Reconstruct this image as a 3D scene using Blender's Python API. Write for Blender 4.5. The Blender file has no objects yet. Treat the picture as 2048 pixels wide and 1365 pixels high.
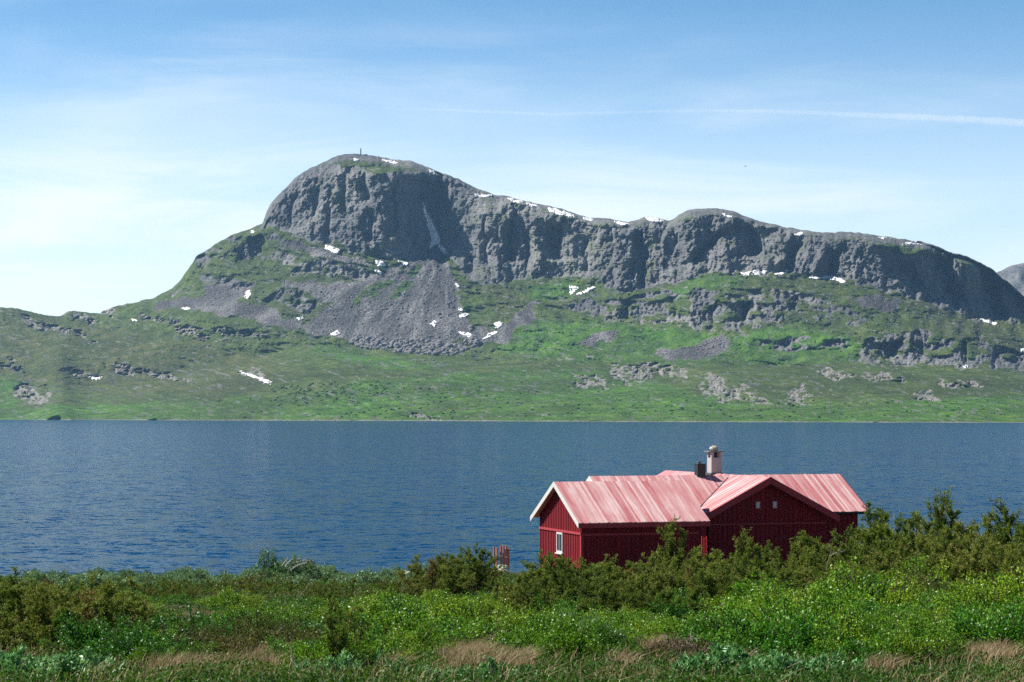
import bpy, math, random
import numpy as np
from mathutils import Vector, Matrix
rad = math.radians
S = bpy.context.scene
COL = S.collection

# ------------------------------------------------------------------ camera, world, sun, exposure
FPX, HOR, CAMZ = 4600.0, 826.0, 11.0           # focal length in photo pixels, horizon row, eye height above the lake
cam_d = bpy.data.cameras.new('camera')
cam_d.sensor_width = 36.0
cam_d.lens = 36.0 * FPX / 2048.0
cam_d.shift_y = (HOR - 682.5) / 2048.0
cam_d.clip_start, cam_d.clip_end = 0.5, 150000.0
cam = bpy.data.objects.new('camera', cam_d)
cam.location = (0, 0, CAMZ)
cam.rotation_euler = (rad(90), 0, 0)
COL.objects.link(cam)
S.camera = cam

SUN_AZ, SUN_EL = -78.0, 45.0                   # degrees clockwise from the view direction; elevation
sv = Vector((math.sin(rad(SUN_AZ)) * math.cos(rad(SUN_EL)), math.cos(rad(SUN_AZ)) * math.cos(rad(SUN_EL)), math.sin(rad(SUN_EL))))
sun_d = bpy.data.lights.new('sun', 'SUN')
sun_d.energy, sun_d.angle, sun_d.color = 5.0, rad(0.53), (1.0, 0.95, 0.88)
sun = bpy.data.objects.new('sun', sun_d)
sun.rotation_euler = sv.to_track_quat('Z', 'Y').to_euler()
sun.location = (-40, 0, 60)
COL.objects.link(sun)

W = bpy.data.worlds.new('World')
S.world = W
W.use_nodes = True
wt = W.node_tree
for n in list(wt.nodes): wt.nodes.remove(n)
wo = wt.nodes.new('ShaderNodeOutputWorld')
bg = wt.nodes.new('ShaderNodeBackground')
bg.inputs['Strength'].default_value = 0.085
sky = wt.nodes.new('ShaderNodeTexSky')
sky.sky_type = 'NISHITA'
sky.sun_disc = False
sky.sun_elevation, sky.sun_rotation = rad(SUN_EL), rad(SUN_AZ % 360)
sky.altitude, sky.air_density, sky.dust_density, sky.ozone_density = 1000, 1.0, 0.3, 1.6
# thin cirrus, laid on the sky by direction
tc = wt.nodes.new('ShaderNodeTexCoord')
def wmap(sc, loc=(0, 0, 0), rot=(0, 0, 0)):
    m = wt.nodes.new('ShaderNodeMapping'); m.inputs['Scale'].default_value = sc; m.inputs['Location'].default_value = loc; m.inputs['Rotation'].default_value = rot
    wt.links.new(tc.outputs['Generated'], m.inputs['Vector']); return m
def wnoise(m, scale, detail, rough, dist=0.0):
    n = wt.nodes.new('ShaderNodeTexNoise'); n.inputs['Scale'].default_value = scale; n.inputs['Detail'].default_value = detail
    n.inputs['Roughness'].default_value = rough; n.inputs['Distortion'].default_value = dist
    wt.links.new(m.outputs[0], n.inputs['Vector']); return n
def wmath(op, a, b, clamp=False):
    n = wt.nodes.new('ShaderNodeMath'); n.operation = op; n.use_clamp = clamp
    for i, v in enumerate((a, b)):
        if isinstance(v, (int, float)): n.inputs[i].default_value = v
        else: wt.links.new(v, n.inputs[i])
    return n.outputs[0]
def wrange(v, a, b, c, d):
    n = wt.nodes.new('ShaderNodeMapRange'); n.interpolation_type = 'SMOOTHSTEP'
    for i, q in enumerate((a, b, c, d)): n.inputs[1 + i].default_value = q
    wt.links.new(v, n.inputs[0]); return n.outputs[0]
sep = wt.nodes.new('ShaderNodeSeparateXYZ'); wt.links.new(tc.outputs['Generated'], sep.inputs[0])
n1 = wnoise(wmap((5, 5, 34), (0.4, 0, 0.3), (0, rad(5), 0)), 1.0, 7, 0.58, 0.6)
n2 = wnoise(wmap((3, 3, 9), (2.1, 0, 0.1)), 1.0, 3, 0.5)
c1 = wrange(n1.outputs[0], 0.40, 0.70, 0, 1)
c2 = wrange(n2.outputs[0], 0.36, 0.60, 0.1, 1)
lowband = wrange(sep.outputs[2], 0.20, 0.09, 0.0, 1.0)
leftw = wrange(sep.outputs[0], 0.25, -0.2, 0.55, 1.0)
ci = wmath('MULTIPLY', wmath('MULTIPLY', c1, c2), wmath('MULTIPLY', lowband, leftw))
veil = wmath('MULTIPLY', wrange(sep.outputs[2], 0.165, 0.02, 0.0, 0.44), leftw)
cloud = wmath('ADD', wmath('MULTIPLY', ci, 0.9), veil, True)
mixs = wt.nodes.new('ShaderNodeMixRGB')
mixs.inputs['Color2'].default_value = (6.7, 7.15, 7.5, 1)
tint = wt.nodes.new('ShaderNodeValToRGB')
te = tint.color_ramp.elements
te[0].position, te[0].color = 0.0, (1.0, 1.03, 1.05, 1)
te[1].position, te[1].color = 0.40, (0.10, 0.24, 0.38, 1)
for tp_, tcol in ((0.10, (1.04, 1.05, 1.07, 1)), (0.175, (0.48, 0.71, 0.85, 1))):
    e = te.new(tp_); e.color = tcol
wt.links.new(sep.outputs[2], tint.inputs[0])
skyt = wt.nodes.new('ShaderNodeMixRGB'); skyt.blend_type = 'MULTIPLY'; skyt.inputs['Fac'].default_value = 1.0
wt.links.new(sky.outputs[0], skyt.inputs['Color1']); wt.links.new(tint.outputs[0], skyt.inputs['Color2'])
wt.links.new(cloud, mixs.inputs['Fac']); wt.links.new(skyt.outputs[0], mixs.inputs['Color1'])
wt.links.new(mixs.outputs[0], bg.inputs['Color'])
wt.links.new(bg.outputs[0], wo.inputs['Surface'])

S.view_settings.view_transform = 'Standard'
S.view_settings.look = 'None'
S.view_settings.exposure = 0.88
S.view_settings.gamma = 1.0
S.cycles.use_denoising = False
S.cycles.max_bounces = 6
S.cycles.transparent_max_bounces = 8
S.cycles.volume_bounces = 1
S.cycles.sample_clamp_indirect = 6.0

# ------------------------------------------------------------------ numpy helpers
RNG = np.random.default_rng(7)
random.seed(7)
def _hash(ix, iy, seed):
    h = (ix.astype(np.int64) * 374761393 + iy.astype(np.int64) * 668265263 + seed * 1442695041) & 0xffffffff
    h = ((h ^ (h >> 13)) * 1274126177) & 0xffffffff
    return ((h ^ (h >> 16)) & 0xffff) / 65535.0
def vnoise(x, y, seed=0):
    x, y = np.broadcast_arrays(np.asarray(x, float), np.asarray(y, float))
    x0, y0 = np.floor(x), np.floor(y); fx, fy = x - x0, y - y0
    fx = fx * fx * fx * (fx * (fx * 6 - 15) + 10); fy = fy * fy * fy * (fy * (fy * 6 - 15) + 10)
    a, b = _hash(x0, y0, seed), _hash(x0 + 1, y0, seed); c, d = _hash(x0, y0 + 1, seed), _hash(x0 + 1, y0 + 1, seed)
    return (a + (b - a) * fx) * (1 - fy) + (c + (d - c) * fx) * fy
def fbm(x, y, octv=4, seed=0, gain=0.5, ridged=False):
    t, amp, tot = 0.0, 1.0, 0.0
    for o in range(octv):
        n = vnoise(x * 2 ** o + 17.3 * o, y * 2 ** o - 9.1 * o, seed + o)
        if ridged: n = 1 - np.abs(2 * n - 1)
        t = t + n * amp; tot += amp; amp *= gain
    return t / tot
def interp(pts, x):
    p = np.array(pts, float); return np.interp(x, p[:, 0], p[:, 1])
def sstep(a, b, x):
    t = np.clip((x - a) / (b - a), 0, 1); return t * t * (3 - 2 * t)
def inpoly(poly, X, Y):
    p = np.array(poly, float); res = np.zeros(X.shape, bool); j = len(p) - 1
    for i in range(len(p)):
        (xi, yi), (xj, yj) = p[i], p[j]
        if yi != yj:
            c = ((yi > Y) != (yj > Y)) & (X < (xj - xi) * (Y - yi) / (yj - yi) + xi)
            res ^= c
        j = i
    return res
def boxblur(A, r, axis):
    if r < 1: return A
    A = np.moveaxis(A, axis, 0)
    P = np.concatenate([np.repeat(A[:1], r + 1, 0), A, np.repeat(A[-1:], r, 0)], 0)
    C = np.cumsum(P, 0)
    return np.moveaxis((C[2 * r + 1:] - C[:-2 * r - 1]) / (2 * r + 1), 0, axis)
def blur(A, rx, ry):
    for _ in range(2): A = boxblur(boxblur(A, ry, 0), rx, 1)
    return A

def mesh_np(name, verts, faces, mat=None, attrs=None, smooth=False):
    """verts (N,3), faces (M,k): one mesh"""
    me = bpy.data.meshes.new(name)
    verts = np.ascontiguousarray(verts, np.float32); faces = np.ascontiguousarray(faces, np.int32)
    k = faces.shape[1]
    me.vertices.add(len(verts)); me.vertices.foreach_set('co', verts.ravel())
    me.loops.add(faces.size); me.loops.foreach_set('vertex_index', faces.ravel())
    me.polygons.add(len(faces)); me.polygons.foreach_set('loop_start', np.arange(0, faces.size, k, dtype=np.int32))
    me.polygons.foreach_set('loop_total', np.full(len(faces), k, np.int32))
    if smooth: me.polygons.foreach_set('use_smooth', np.ones(len(faces), bool))
    for an, (dom, arr) in (attrs or {}).items():
        a = me.attributes.new(an, 'FLOAT', dom); a.data.foreach_set('value', np.ascontiguousarray(arr, np.float32).ravel())
    if mat: me.materials.append(mat)
    me.update(); me.validate()
    return me
def link(name, me, parent=None, loc=None, rot=None):
    o = bpy.data.objects.new(name, me); COL.objects.link(o)
    if parent is not None: o.parent = parent
    if loc is not None: o.location = loc
    if rot is not None: o.rotation_euler = rot
    return o
def tag(o, label=None, cat=None, group=None, kind=None):
    if label: o['label'] = label
    if cat: o['category'] = cat
    if group: o['group'] = group
    if kind: o['kind'] = kind
    return o
def thing(name, label, cat, loc=(0, 0, 0), rz=0.0, group=None):
    o = bpy.data.objects.new(name, None); COL.objects.link(o)
    o.empty_display_size = 0.2
    o.location = loc; o.rotation_euler = (0, 0, rz)
    return tag(o, label, cat, group)
def dup(root, loc, rz, sc, label, group, tilt=(0, 0)):
    r = root.copy(); COL.objects.link(r)
    r.location = loc; r.rotation_euler = (tilt[0], tilt[1], rz); r.scale = sc
    r['label'] = label; r['group'] = group
    for ch in list(root.children):
        c = ch.copy(); COL.objects.link(c); c.parent = r
    return r

class MB:
    """collects quads and tubes into one mesh with a per-face value"""
    def __init__(s): s.v, s.f, s.a = [], [], []
    def box8(s, P, val=0.5):
        b = len(s.v); s.v += [tuple(p) for p in P]
        for q in ((0, 3, 2, 1), (4, 5, 6, 7), (0, 1, 5, 4), (1, 2, 6, 5), (2, 3, 7, 6), (3, 0, 4, 7)):
            s.f.append(tuple(b + i for i in q)); s.a.append(val)
    def box(s, x0, x1, y0, y1, z0, z1, val=0.5):
        s.box8([(x0, y0, z0), (x1, y0, z0), (x1, y1, z0), (x0, y1, z0), (x0, y0, z1), (x1, y0, z1), (x1, y1, z1), (x0, y1, z1)], val)
    def quad(s, a, b, c, d, val=0.5):
        i = len(s.v); s.v += [tuple(a), tuple(b), tuple(c), tuple(d)]; s.f.append((i, i + 1, i + 2, i + 3)); s.a.append(val)
    def tube(s, pts, rads, n=6, val=0.5, cap=True):
        pts = [Vector(p) for p in pts]; b = len(s.v)
        for i, p in enumerate(pts):
            t = (pts[min(i + 1, len(pts) - 1)] - pts[max(i - 1, 0)]).normalized()
            u = t.orthogonal().normalized() if abs(t.z) > 0.9 else t.cross(Vector((0, 0, 1))).normalized()
            w = t.cross(u)
            for k in range(n):
                an = 2 * math.pi * k / n
                s.v.append(tuple(p + (u * math.cos(an) + w * math.sin(an)) * rads[i]))
        for i in range(len(pts) - 1):
            for k in range(n):
                k2 = (k + 1) % n
                s.f.append((b + i * n + k, b + i * n + k2, b + (i + 1) * n + k2, b + (i + 1) * n + k)); s.a.append(val)
        if cap:
            e = b + (len(pts) - 1) * n
            s.f.append(tuple(e + k for k in range(n))); s.a.append(val)
            s.f.append(tuple(b + k for k in range(n))[::-1]); s.a.append(val)
    def build(s, name, mat, parent=None, smooth=False, M=None):
        me = bpy.data.meshes.new(name)
        me.from_pydata(s.v, [], s.f)
        a = me.attributes.new('tint', 'FLOAT', 'FACE'); a.data.foreach_set('value', np.array(s.a, np.float32))
        if smooth: me.polygons.foreach_set('use_smooth', np.ones(len(s.f), bool))
        me.materials.append(mat); me.update()
        return link(name, me, parent)

# ------------------------------------------------------------------ material helper
class NT:
    def __init__(s, name):
        s.m = bpy.data.materials.new(name); s.m.use_nodes = True; s.t = s.m.node_tree
        for n in list(s.t.nodes): s.t.nodes.remove(n)
        s.out = s.t.nodes.new('ShaderNodeOutputMaterial')
    def n(s, typ, **kw):
        nd = s.t.nodes.new(typ)
        for k, v in kw.items(): setattr(nd, k, v)
        return nd
    def set(s, sock, v):
        if isinstance(v, bpy.types.NodeSocket): s.t.links.new(v, sock)
        elif isinstance(v, (tuple, list)) and len(v) == 3 and sock.type == 'RGBA': sock.default_value = (*v, 1)
        else: sock.default_value = v
    def attr(s, name): return s.n('ShaderNodeAttribute', attribute_name=name).outputs['Fac']
    def coord(s, which='Object', scale=(1, 1, 1), rot=(0, 0, 0)):
        t = s.n('ShaderNodeTexCoord'); m = s.n('ShaderNodeMapping'); m.inputs['Scale'].default_value = scale; m.inputs['Rotation'].default_value = rot
        s.t.links.new(t.outputs[which], m.inputs['Vector']); return m.outputs[0]
    def noise(s, vec, scale, detail=4, rough=0.55, dist=0.0):
        n = s.n('ShaderNodeTexNoise'); s.t.links.new(vec, n.inputs['Vector'])
        n.inputs['Scale'].default_value = scale; n.inputs['Detail'].default_value = detail; n.inputs['Roughness'].default_value = rough; n.inputs['Distortion'].default_value = dist
        return n.outputs[0]
    def ramp(s, fac, stops):
        r = s.n('ShaderNodeValToRGB'); s.set(r.inputs[0], fac)
        e = r.color_ramp.elements
        while len(e) < len(stops): e.new(0.5)
        for i, (p, c) in enumerate(stops): e[i].position = p; e[i].color = (*c, 1)
        return r.outputs[0]
    def mix(s, fac, a, b, mode='MIX'):
        n = s.n('ShaderNodeMixRGB', blend_type=mode)
        s.set(n.inputs[0], fac); s.set(n.inputs[1], a); s.set(n.inputs[2], b); return n.outputs[0]
    def math(s, op, a, b=0.0, clamp=False):
        n = s.n('ShaderNodeMath', operation=op, use_clamp=clamp); s.set(n.inputs[0], a); s.set(n.inputs[1], b); return n.outputs[0]
    def rng(s, v, a, b, c=0.0, d=1.0):
        n = s.n('ShaderNodeMapRange'); s.set(n.inputs[0], v)
        for i, q in enumerate((a, b, c, d)): n.inputs[1 + i].default_value = q
        return n.outputs[0]
    def bump(s, h, strength=0.5, dist=1.0):
        b = s.n('ShaderNodeBump'); s.set(b.inputs['Height'], h); b.inputs['Strength'].default_value = strength; b.inputs['Distance'].default_value = dist; return b.outputs[0]
    def bsdf(s, color, rough=0.8, spec=0.5, normal=None, metallic=0.0, **kw):
        p = s.n('ShaderNodeBsdfPrincipled'); s.set(p.inputs['Base Color'], color); s.set(p.inputs['Roughness'], rough)
        p.inputs['Specular IOR Level'].default_value = spec; p.inputs['Metallic'].default_value = metallic
        if normal is not None: s.set(p.inputs['Normal'], normal)
        for k, v in kw.items(): s.set(p.inputs[k], v)
        s.t.links.new(p.outputs[0], s.out.inputs['Surface']); return p
    def done(s): return s.m

def pt(px, py, d):
    """world point seen at photo pixel (px, py) at distance d"""
    return Vector(((px - 1024) / FPX * d, d, CAMZ - (py - HOR) / FPX * d))

# ------------------------------------------------------------------ far shore and mountain
SKY = [(-300, 650), (0, 615), (20, 615), (45, 621), (80, 628), (113, 634), (120, 633), (135, 623), (150, 622), (200, 629), (205, 622), (225, 614), (270, 606), (310, 595), (345, 575), (362, 560), (372, 545), (385, 527), (392, 513), (415, 500), (440, 482), (470, 468), (500, 457), (525, 448), (533, 425), (540, 410), (550, 398), (570, 378), (590, 356), (612, 340), (640, 328), (665, 316), (690, 309), (710, 307), (740, 311), (770, 316), (800, 320), (825, 322), (850, 332), (880, 345), (920, 360), (955, 378), (985, 388), (1010, 392), (1040, 400), (1080, 408), (1120, 418), (1150, 427), (1180, 437), (1200, 435), (1230, 440), (1255, 446), (1275, 440), (1292, 433), (1320, 438), (1340, 441), (1355, 432), (1375, 422), (1400, 418), (1435, 417), (1465, 423), (1490, 432), (1520, 442), (1560, 452), (1600, 460), (1640, 464), (1680, 465), (1715, 464), (1760, 472), (1820, 480), (1860, 487), (1890, 500), (1930, 513), (1960, 525), (1985, 540), (2005, 557), (2020, 568), (2040, 585), (2060, 605), (2150, 655), (2400, 700)]
SHORE = [(-300, 839), (0, 840), (1024, 843), (2048, 846), (2400, 847)]
FOOT = [(-300, 800), (0, 790), (200, 770), (400, 735), (560, 700), (640, 692), (760, 712), (900, 712), (1000, 722), (1150, 728), (1300, 722), (1500, 728), (1720, 732), (1850, 738), (2048, 752), (2400, 770)]
CLIFFS = [
 [(528, 450), (540, 410), (570, 378), (612, 345), (665, 325), (710, 335), (760, 345), (840, 345), (870, 365), (880, 440), (885, 490), (870, 505), (845, 515), (830, 525), (790, 520), (750, 512), (700, 500), (655, 485), (620, 478), (590, 470), (560, 462)],
 [(385, 530), (392, 513), (440, 485), (480, 472), (510, 474), (522, 485), (518, 510), (505, 525), (480, 520), (460, 510), (430, 520), (400, 535)],
 [(515, 500), (560, 505), (620, 520), (680, 525), (745, 545), (760, 560), (735, 568), (700, 555), (640, 550), (580, 545), (530, 530)],
 [(535, 592), (560, 576), (600, 583), (632, 610), (615, 628), (575, 612), (540, 612)],
 [(340, 590), (352, 578), (378, 582), (372, 600), (350, 604)],
 [(380, 540), (470, 560), (500, 575), (470, 580), (400, 565)],
 [(868, 350), (985, 396), (1080, 418), (1180, 446), (1250, 455), (1290, 446), (1350, 446), (1380, 434), (1440, 430), (1500, 445), (1600, 472), (1700, 480), (1800, 505), (1880, 515), (1960, 540), (2048, 605), (2150, 660), (2150, 690), (2048, 645), (1950, 640), (1850, 605), (1780, 588), (1700, 562), (1600, 545), (1500, 543), (1430, 545), (1370, 560), (1290, 572), (1240, 582), (1212, 580), (1195, 556), (1130, 552), (1080, 555), (1020, 562), (960, 560), (920, 545), (895, 500), (880, 440)],
 [(1130, 615), (1160, 598), (1250, 592), (1340, 580), (1420, 580), (1480, 590), (1530, 575), (1600, 580), (1650, 600), (1740, 642), (1720, 652), (1640, 640), (1600, 625), (1560, 652), (1480, 662), (1400, 662), (1370, 642), (1300, 642), (1210, 642), (1150, 628)],
 [(1718, 708), (1740, 682), (1780, 660), (1850, 665), (1930, 682), (2048, 712), (2150, 735), (2150, 755), (2048, 742), (1940, 735), (1850, 726), (1800, 731), (1770, 716), (1725, 726)],
 [(1520, 690), (1600, 672), (1680, 676), (1700, 690), (1640, 700), (1560, 702)],
 [(915, 548), (940, 512), (960, 540), (1010, 560), (1000, 575), (950, 570)]]
KNOLLS = [
 [(1232, 748), (1240, 733), (1262, 731), (1290, 738), (1298, 752), (1280, 764), (1255, 766)], [(1300, 735), (1340, 727), (1375, 738), (1372, 750), (1330, 748)],
 [(1405, 770), (1425, 752), (1445, 765), (1462, 780), (1470, 797), (1440, 800), (1415, 790)], [(1465, 782), (1490, 775), (1530, 795), (1535, 806), (1490, 802)], [(1570, 790), (1600, 778), (1620, 795), (1600, 808), (1575, 805)],
 [(1150, 765), (1165, 752), (1200, 752), (1215, 765), (1200, 775), (1165, 774)], [(1640, 735), (1690, 742), (1720, 755), (1680, 758), (1640, 748)], [(1730, 745), (1790, 755), (1800, 768), (1740, 760)],
 [(112, 745), (125, 732), (150, 738), (200, 750), (205, 758), (150, 752)], [(205, 732), (260, 733), (320, 742), (405, 765), (380, 768), (300, 755), (230, 748)], [(25, 780), (40, 762), (75, 775), (110, 790), (100, 806), (60, 803), (35, 800)],
 [(40, 630), (60, 634), (100, 650), (200, 680), (190, 686), (90, 660), (45, 642)], [(122, 634), (150, 624), (185, 638), (205, 652), (180, 650)], [(275, 628), (330, 636), (395, 655), (425, 675), (410, 684), (360, 662), (290, 640)],
 [(200, 625), (222, 616), (240, 622), (225, 634)], [(800, 835), (830, 828), (870, 830), (880, 838), (830, 842)], [(420, 655), (500, 662), (540, 672), (500, 676), (430, 668)], [(0, 720), (40, 728), (60, 745), (20, 742), (0, 735)],
 [(470, 742), (505, 738), (540, 760), (535, 768), (500, 756)], [(1880, 760), (1960, 770), (1950, 778), (1890, 772)], [(1820, 790), (1860, 785), (1880, 800), (1840, 803)]]
SCREE = [
 [(878, 490), (897, 525), (912, 560), (925, 620), (938, 670), (905, 692), (830, 695), (750, 690), (690, 678), (612, 672), (598, 655), (650, 620), (720, 572), (765, 540), (830, 525)],
 [(310, 605), (400, 590), (470, 598), (540, 615), (600, 640), (600, 668), (500, 640), (400, 622), (320, 615)],
 [(1300, 705), (1390, 690), (1450, 668), (1470, 690), (1440, 712), (1400, 720), (1330, 715)], [(1150, 690), (1190, 668), (1245, 660), (1230, 680), (1180, 695)],
 [(530, 465), (600, 480), (680, 505), (760, 535), (700, 530), (600, 505), (520, 480)], [(560, 560), (680, 565), (760, 575), (720, 585), (640, 610), (620, 590)], [(920, 640), (985, 660), (1050, 610), (1085, 600), (1060, 640), (1000, 690), (940, 690)],
 [(1700, 600), (1760, 592), (1800, 605), (1780, 625), (1720, 615)], [(400, 575), (480, 560), (520, 570), (470, 600), (420, 600)]]
LUSH = [
 [(985, 705), (1060, 645), (1150, 642), (1370, 655), (1480, 680), (1500, 665), (1600, 640), (1720, 690), (1720, 728), (1400, 730), (1150, 728)], [(712, 600), (800, 540), (822, 535), (745, 592), (715, 612)], [(770, 590), (835, 535), (850, 530), (800, 590)],
 [(820, 755), (1000, 742), (1240, 738), (1300, 760), (1420, 790), (1700, 800), (2100, 790), (2100, 850), (400, 845), (420, 800), (600, 790), (700, 770)], [(-100, 812), (300, 810), (500, 800), (500, 845), (-100, 845)], [(640, 690), (900, 735), (760, 738), (600, 705)],
 [(1050, 570), (1120, 560), (1180, 580), (1110, 600), (1050, 600)], [(1300, 590), (1420, 552), (1520, 550), (1480, 570), (1360, 590)], [(0, 745), (30, 750), (40, 810), (0, 830)], [(870, 620), (980, 590), (1000, 620), (960, 650)]]
HEATH = [[(150, 640), (420, 690), (560, 730), (520, 790), (200, 790), (-100, 740), (-100, 620), (60, 620)], [(1540, 552), (1720, 575), (1850, 625), (2100, 690), (2100, 660), (2000, 640), (1750, 580), (1620, 548)], [(1450, 790), (1680, 800), (1980, 795), (1700, 812), (1500, 812)], [(830, 770), (880, 765), (900, 778), (850, 785)], [(1900, 640), (2100, 690), (2100, 720), (1850, 660)], [(640, 545), (760, 560), (740, 600), (660, 590)], [(980, 560), (1060, 600), (930, 690), (920, 640)]]

def grow(p, k=1.28):
    c = np.mean(np.array(p, float), 0); return [tuple(c + (np.array(q) - c) * k) for q in p]
KNOLLS = [grow(p, 1.28 if p[0][0] > 1100 else 0.95) for p in KNOLLS]
PXN, RN = 1480, 500
px = np.linspace(-260, 2300, PXN)
skyline = interp(SKY, px) + (fbm(px / 16, px * 0 + 3, 4, 5) - 0.5) * 5.0
shore = interp(SHORE, px) + (fbm(px / 60, px * 0 + 1, 3, 9) - 0.5) * 2.2
t = np.linspace(0, 1, RN)
PX = np.repeat(px[None, :], RN, 0)
sky_s = boxblur(boxblur(interp(SKY, px), 22, 0), 22, 0); shore_s = interp(SHORE, px); tt_ = t[:, None]
PY = shore_s[None, :] * (1 - tt_) + sky_s[None, :] * tt_ + (skyline - sky_s)[None, :] * tt_ ** 7 + (shore - shore_s)[None, :] * (1 - tt_) ** 20
# warped coordinates so the edges of rock, scree and grass run ragged
wx = PX + (fbm(PX / 26, PY / 22, 4, 11) - 0.5) * 34 + (fbm(PX / 7, PY / 6, 2, 12) - 0.5) * 9
wy = PY + (fbm(PX / 26, PY / 22, 4, 13) - 0.5) * 24 + (fbm(PX / 7, PY / 6, 2, 14) - 0.5) * 8
def mask(polys, X=wx, Y=wy):
    m = np.zeros(PX.shape, bool)
    for p in polys: m |= inpoly(p, X, Y)
    return m.astype(float)
m_cliff, m_knoll, m_scree, m_lush, m_heath = np.maximum(mask([CLIFFS[0], CLIFFS[6]]), mask(CLIFFS[1:6] + CLIFFS[7:]) * sstep(0.40, 0.50, fbm(PX / 24, PY / 11, 4, 55))), mask(KNOLLS), mask(SCREE), mask(LUSH), mask(HEATH)
m_scree *= 1 - mask([LUSH[1], LUSH[2]]) * sstep(0.36, 0.46, fbm(PX / 8, PY / 8, 3, 58))
m_cliff_soft = blur(m_cliff, 2, 2)
foot = interp(FOOT, px)[None, :] + (fbm(PX / 40, PY / 300, 3, 15) - 0.5) * 14
above = sstep(10, -14, PY - foot)
belowtop = PY - skyline[None, :]
# tan of the slope angle, read per region, then integrated up every column
left = sstep(620, 250, PX)
slope = 0.085 + above * 0.36 + left * (1 - above) * 0.05
slope = slope * (1 - blur(m_scree, 3, 3)) + 0.60 * blur(m_scree, 3, 3)
slope = slope + blur(m_cliff, 3, 3) * 1.35 + blur(m_knoll, 1, 2) * 1.4
slope = slope * np.exp((fbm(PX / 30, PY / 9, 4, 21) - 0.5) * 1.5)
slope = slope * (1 - 0.55 * sstep(26, 0, belowtop) * above)
los = (HOR - PY) / FPX
slope = np.maximum(slope, los + 0.035)
Y = np.zeros_like(PX); Y[0] = CAMZ * FPX / (shore - HOR)
Y[0] = boxblur(Y[0], 20, 0)
zrel = -(PY[0] - HOR) / FPX * Y[0]
for r in range(1, RN):
    ta = slope[r]
    k = (HOR - PY[r]) / FPX
    Y[r] = (zrel - ta * Y[r - 1]) / (k - ta)
    zrel = k * Y[r]
Ybx = blur(Y, 95, 2)
Rz = blur(Y, 10, 1) - Ybx
Yb = Ybx + (Rz - blur(Rz, 0, 22)) * 0.8 * sstep(180, 460, PX)
DTOP = [(-260, 5080), (0, 5000), (400, 4860), (700, 4740), (900, 4640), (1100, 4540), (1500, 4330), (1750, 4240), (2048, 4180), (2300, 4160)]
Y0 = Y[0][None, :]
Yb = Y0 + (Yb - Y0) * (boxblur(interp(DTOP, px), 60, 0) - Y[0])[None, :] / (Ybx[-1] - Y[0])[None, :]
# relief along the line of sight: facets turned away from the sun, gullies, ribs, blocks
FACETS = [  # x0, x1, y0, y1, depth, length of the return, slant (dx per dy)
 (782, 884, 344, 520, 105, 200, 0.10), (708, 734, 338, 405, 26, 60, 0.02), (672, 690, 345, 430, 20, 50, -0.05), (560, 582, 385, 460, 26, 80, -0.2), (720, 742, 420, 480, 20, 50, 0), (640, 660, 420, 475, 16, 40, -0.15), (760, 790, 365, 470, 22, 60, 0.0), (610, 632, 370, 440, 16, 60, -0.15),
 (998, 1022, 440, 520, 34, 80, 0.05), (1070, 1118, 445, 520, 44, 90, 0.0), (1210, 1226, 445, 480, 18, 60, 0), (1260, 1288, 460, 575, 46, 110, 0.05), (1392, 1418, 455, 530, 34, 60, -0.75), (1440, 1510, 450, 512, 62, 120, 0.05), (900, 918, 450, 482, 16, 40, -0.5), (925, 942, 512, 550, 22, 50, 0.0), (1150, 1172, 470, 545, 22, 60, 0.1), (1330, 1346, 460, 540, 22, 60, -0.1), (1040, 1052, 460, 540, 16, 40, 0.0), (1560, 1590, 480, 545, 26, 80, -0.5), (1640, 1670, 490, 560, 24, 70, -0.35), (960, 975, 430, 545, 16, 50, 0.05),
 (1720, 2300, 470, 660, 270, 900, 0.1), (1790, 1830, 520, 580, 24, 60, 0.6), (1880, 1930, 560, 640, 30, 70, 0.5), (1960, 2000, 560, 650, 30, 70, 0.4), (1830, 1900, 500, 610, 50, 120, 0.2), (1930, 1990, 530, 640, 50, 100, 0.25),
 (1456, 1496, 600, 645, 34, 60, -0.3), (1400, 1424, 604, 662, 24, 60, -0.2), (1575, 1592, 590, 622, 18, 50, 0), (1330, 1350, 595, 640, 16, 50, 0), (1240, 1260, 600, 640, 14, 40, 0),
 (1732, 1784, 684, 724, 34, 60, 0.0), (1822, 1846, 660, 718, 24, 60, 0.05), (1920, 1934, 680, 730, 16, 40, 0), (1980, 1992, 700, 740, 14, 40, 0),
 (464, 522, 474, 526, 40, 90, 0.1), (382, 410, 505, 540, 22, 60, 0.0), (575, 600, 580, 615, 18, 40, 0), (612, 630, 596, 622, 14, 30, 0), (1440, 1470, 762, 800, 26, 60, 0.5), (1255, 1275, 738, 764, 16, 40, 0.0), (60, 90, 770, 800, 16, 40, 0.4), (175, 200, 735, 757, 12, 30, 0.2)]
xw = PX + (fbm(PX / 18, PY / 30, 3, 31) - 0.5) * 22
yw = PY + (fbm(PX / 18, PY / 30, 3, 32) - 0.5) * 20
rel = np.zeros_like(PX)
for (x0, x1, y0, y1, dp, ret, sl) in FACETS:
    xs = xw - sl * (yw - (y0 + y1) / 2)
    up = np.clip((xs - x0) / (x1 - x0), 0, 1)
    dp = dp * (1.6 if dp < 60 else 1.0); w_ = (x1 - x0); dn = np.maximum(np.clip(1 - (xs - x1) / (0.30 * w_), 0.32, 1) * np.clip(1 - (xs - x1) / ret, 0, 1), 0)
    h = 0.22 * (y1 - y0)
    rel += dp * np.where(xs < x1, up, dn) * sstep(y0 - h * 0.3, y0 + h, yw) * sstep(y1 + h * 0.4, y1 - h * 0.6, yw)
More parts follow.
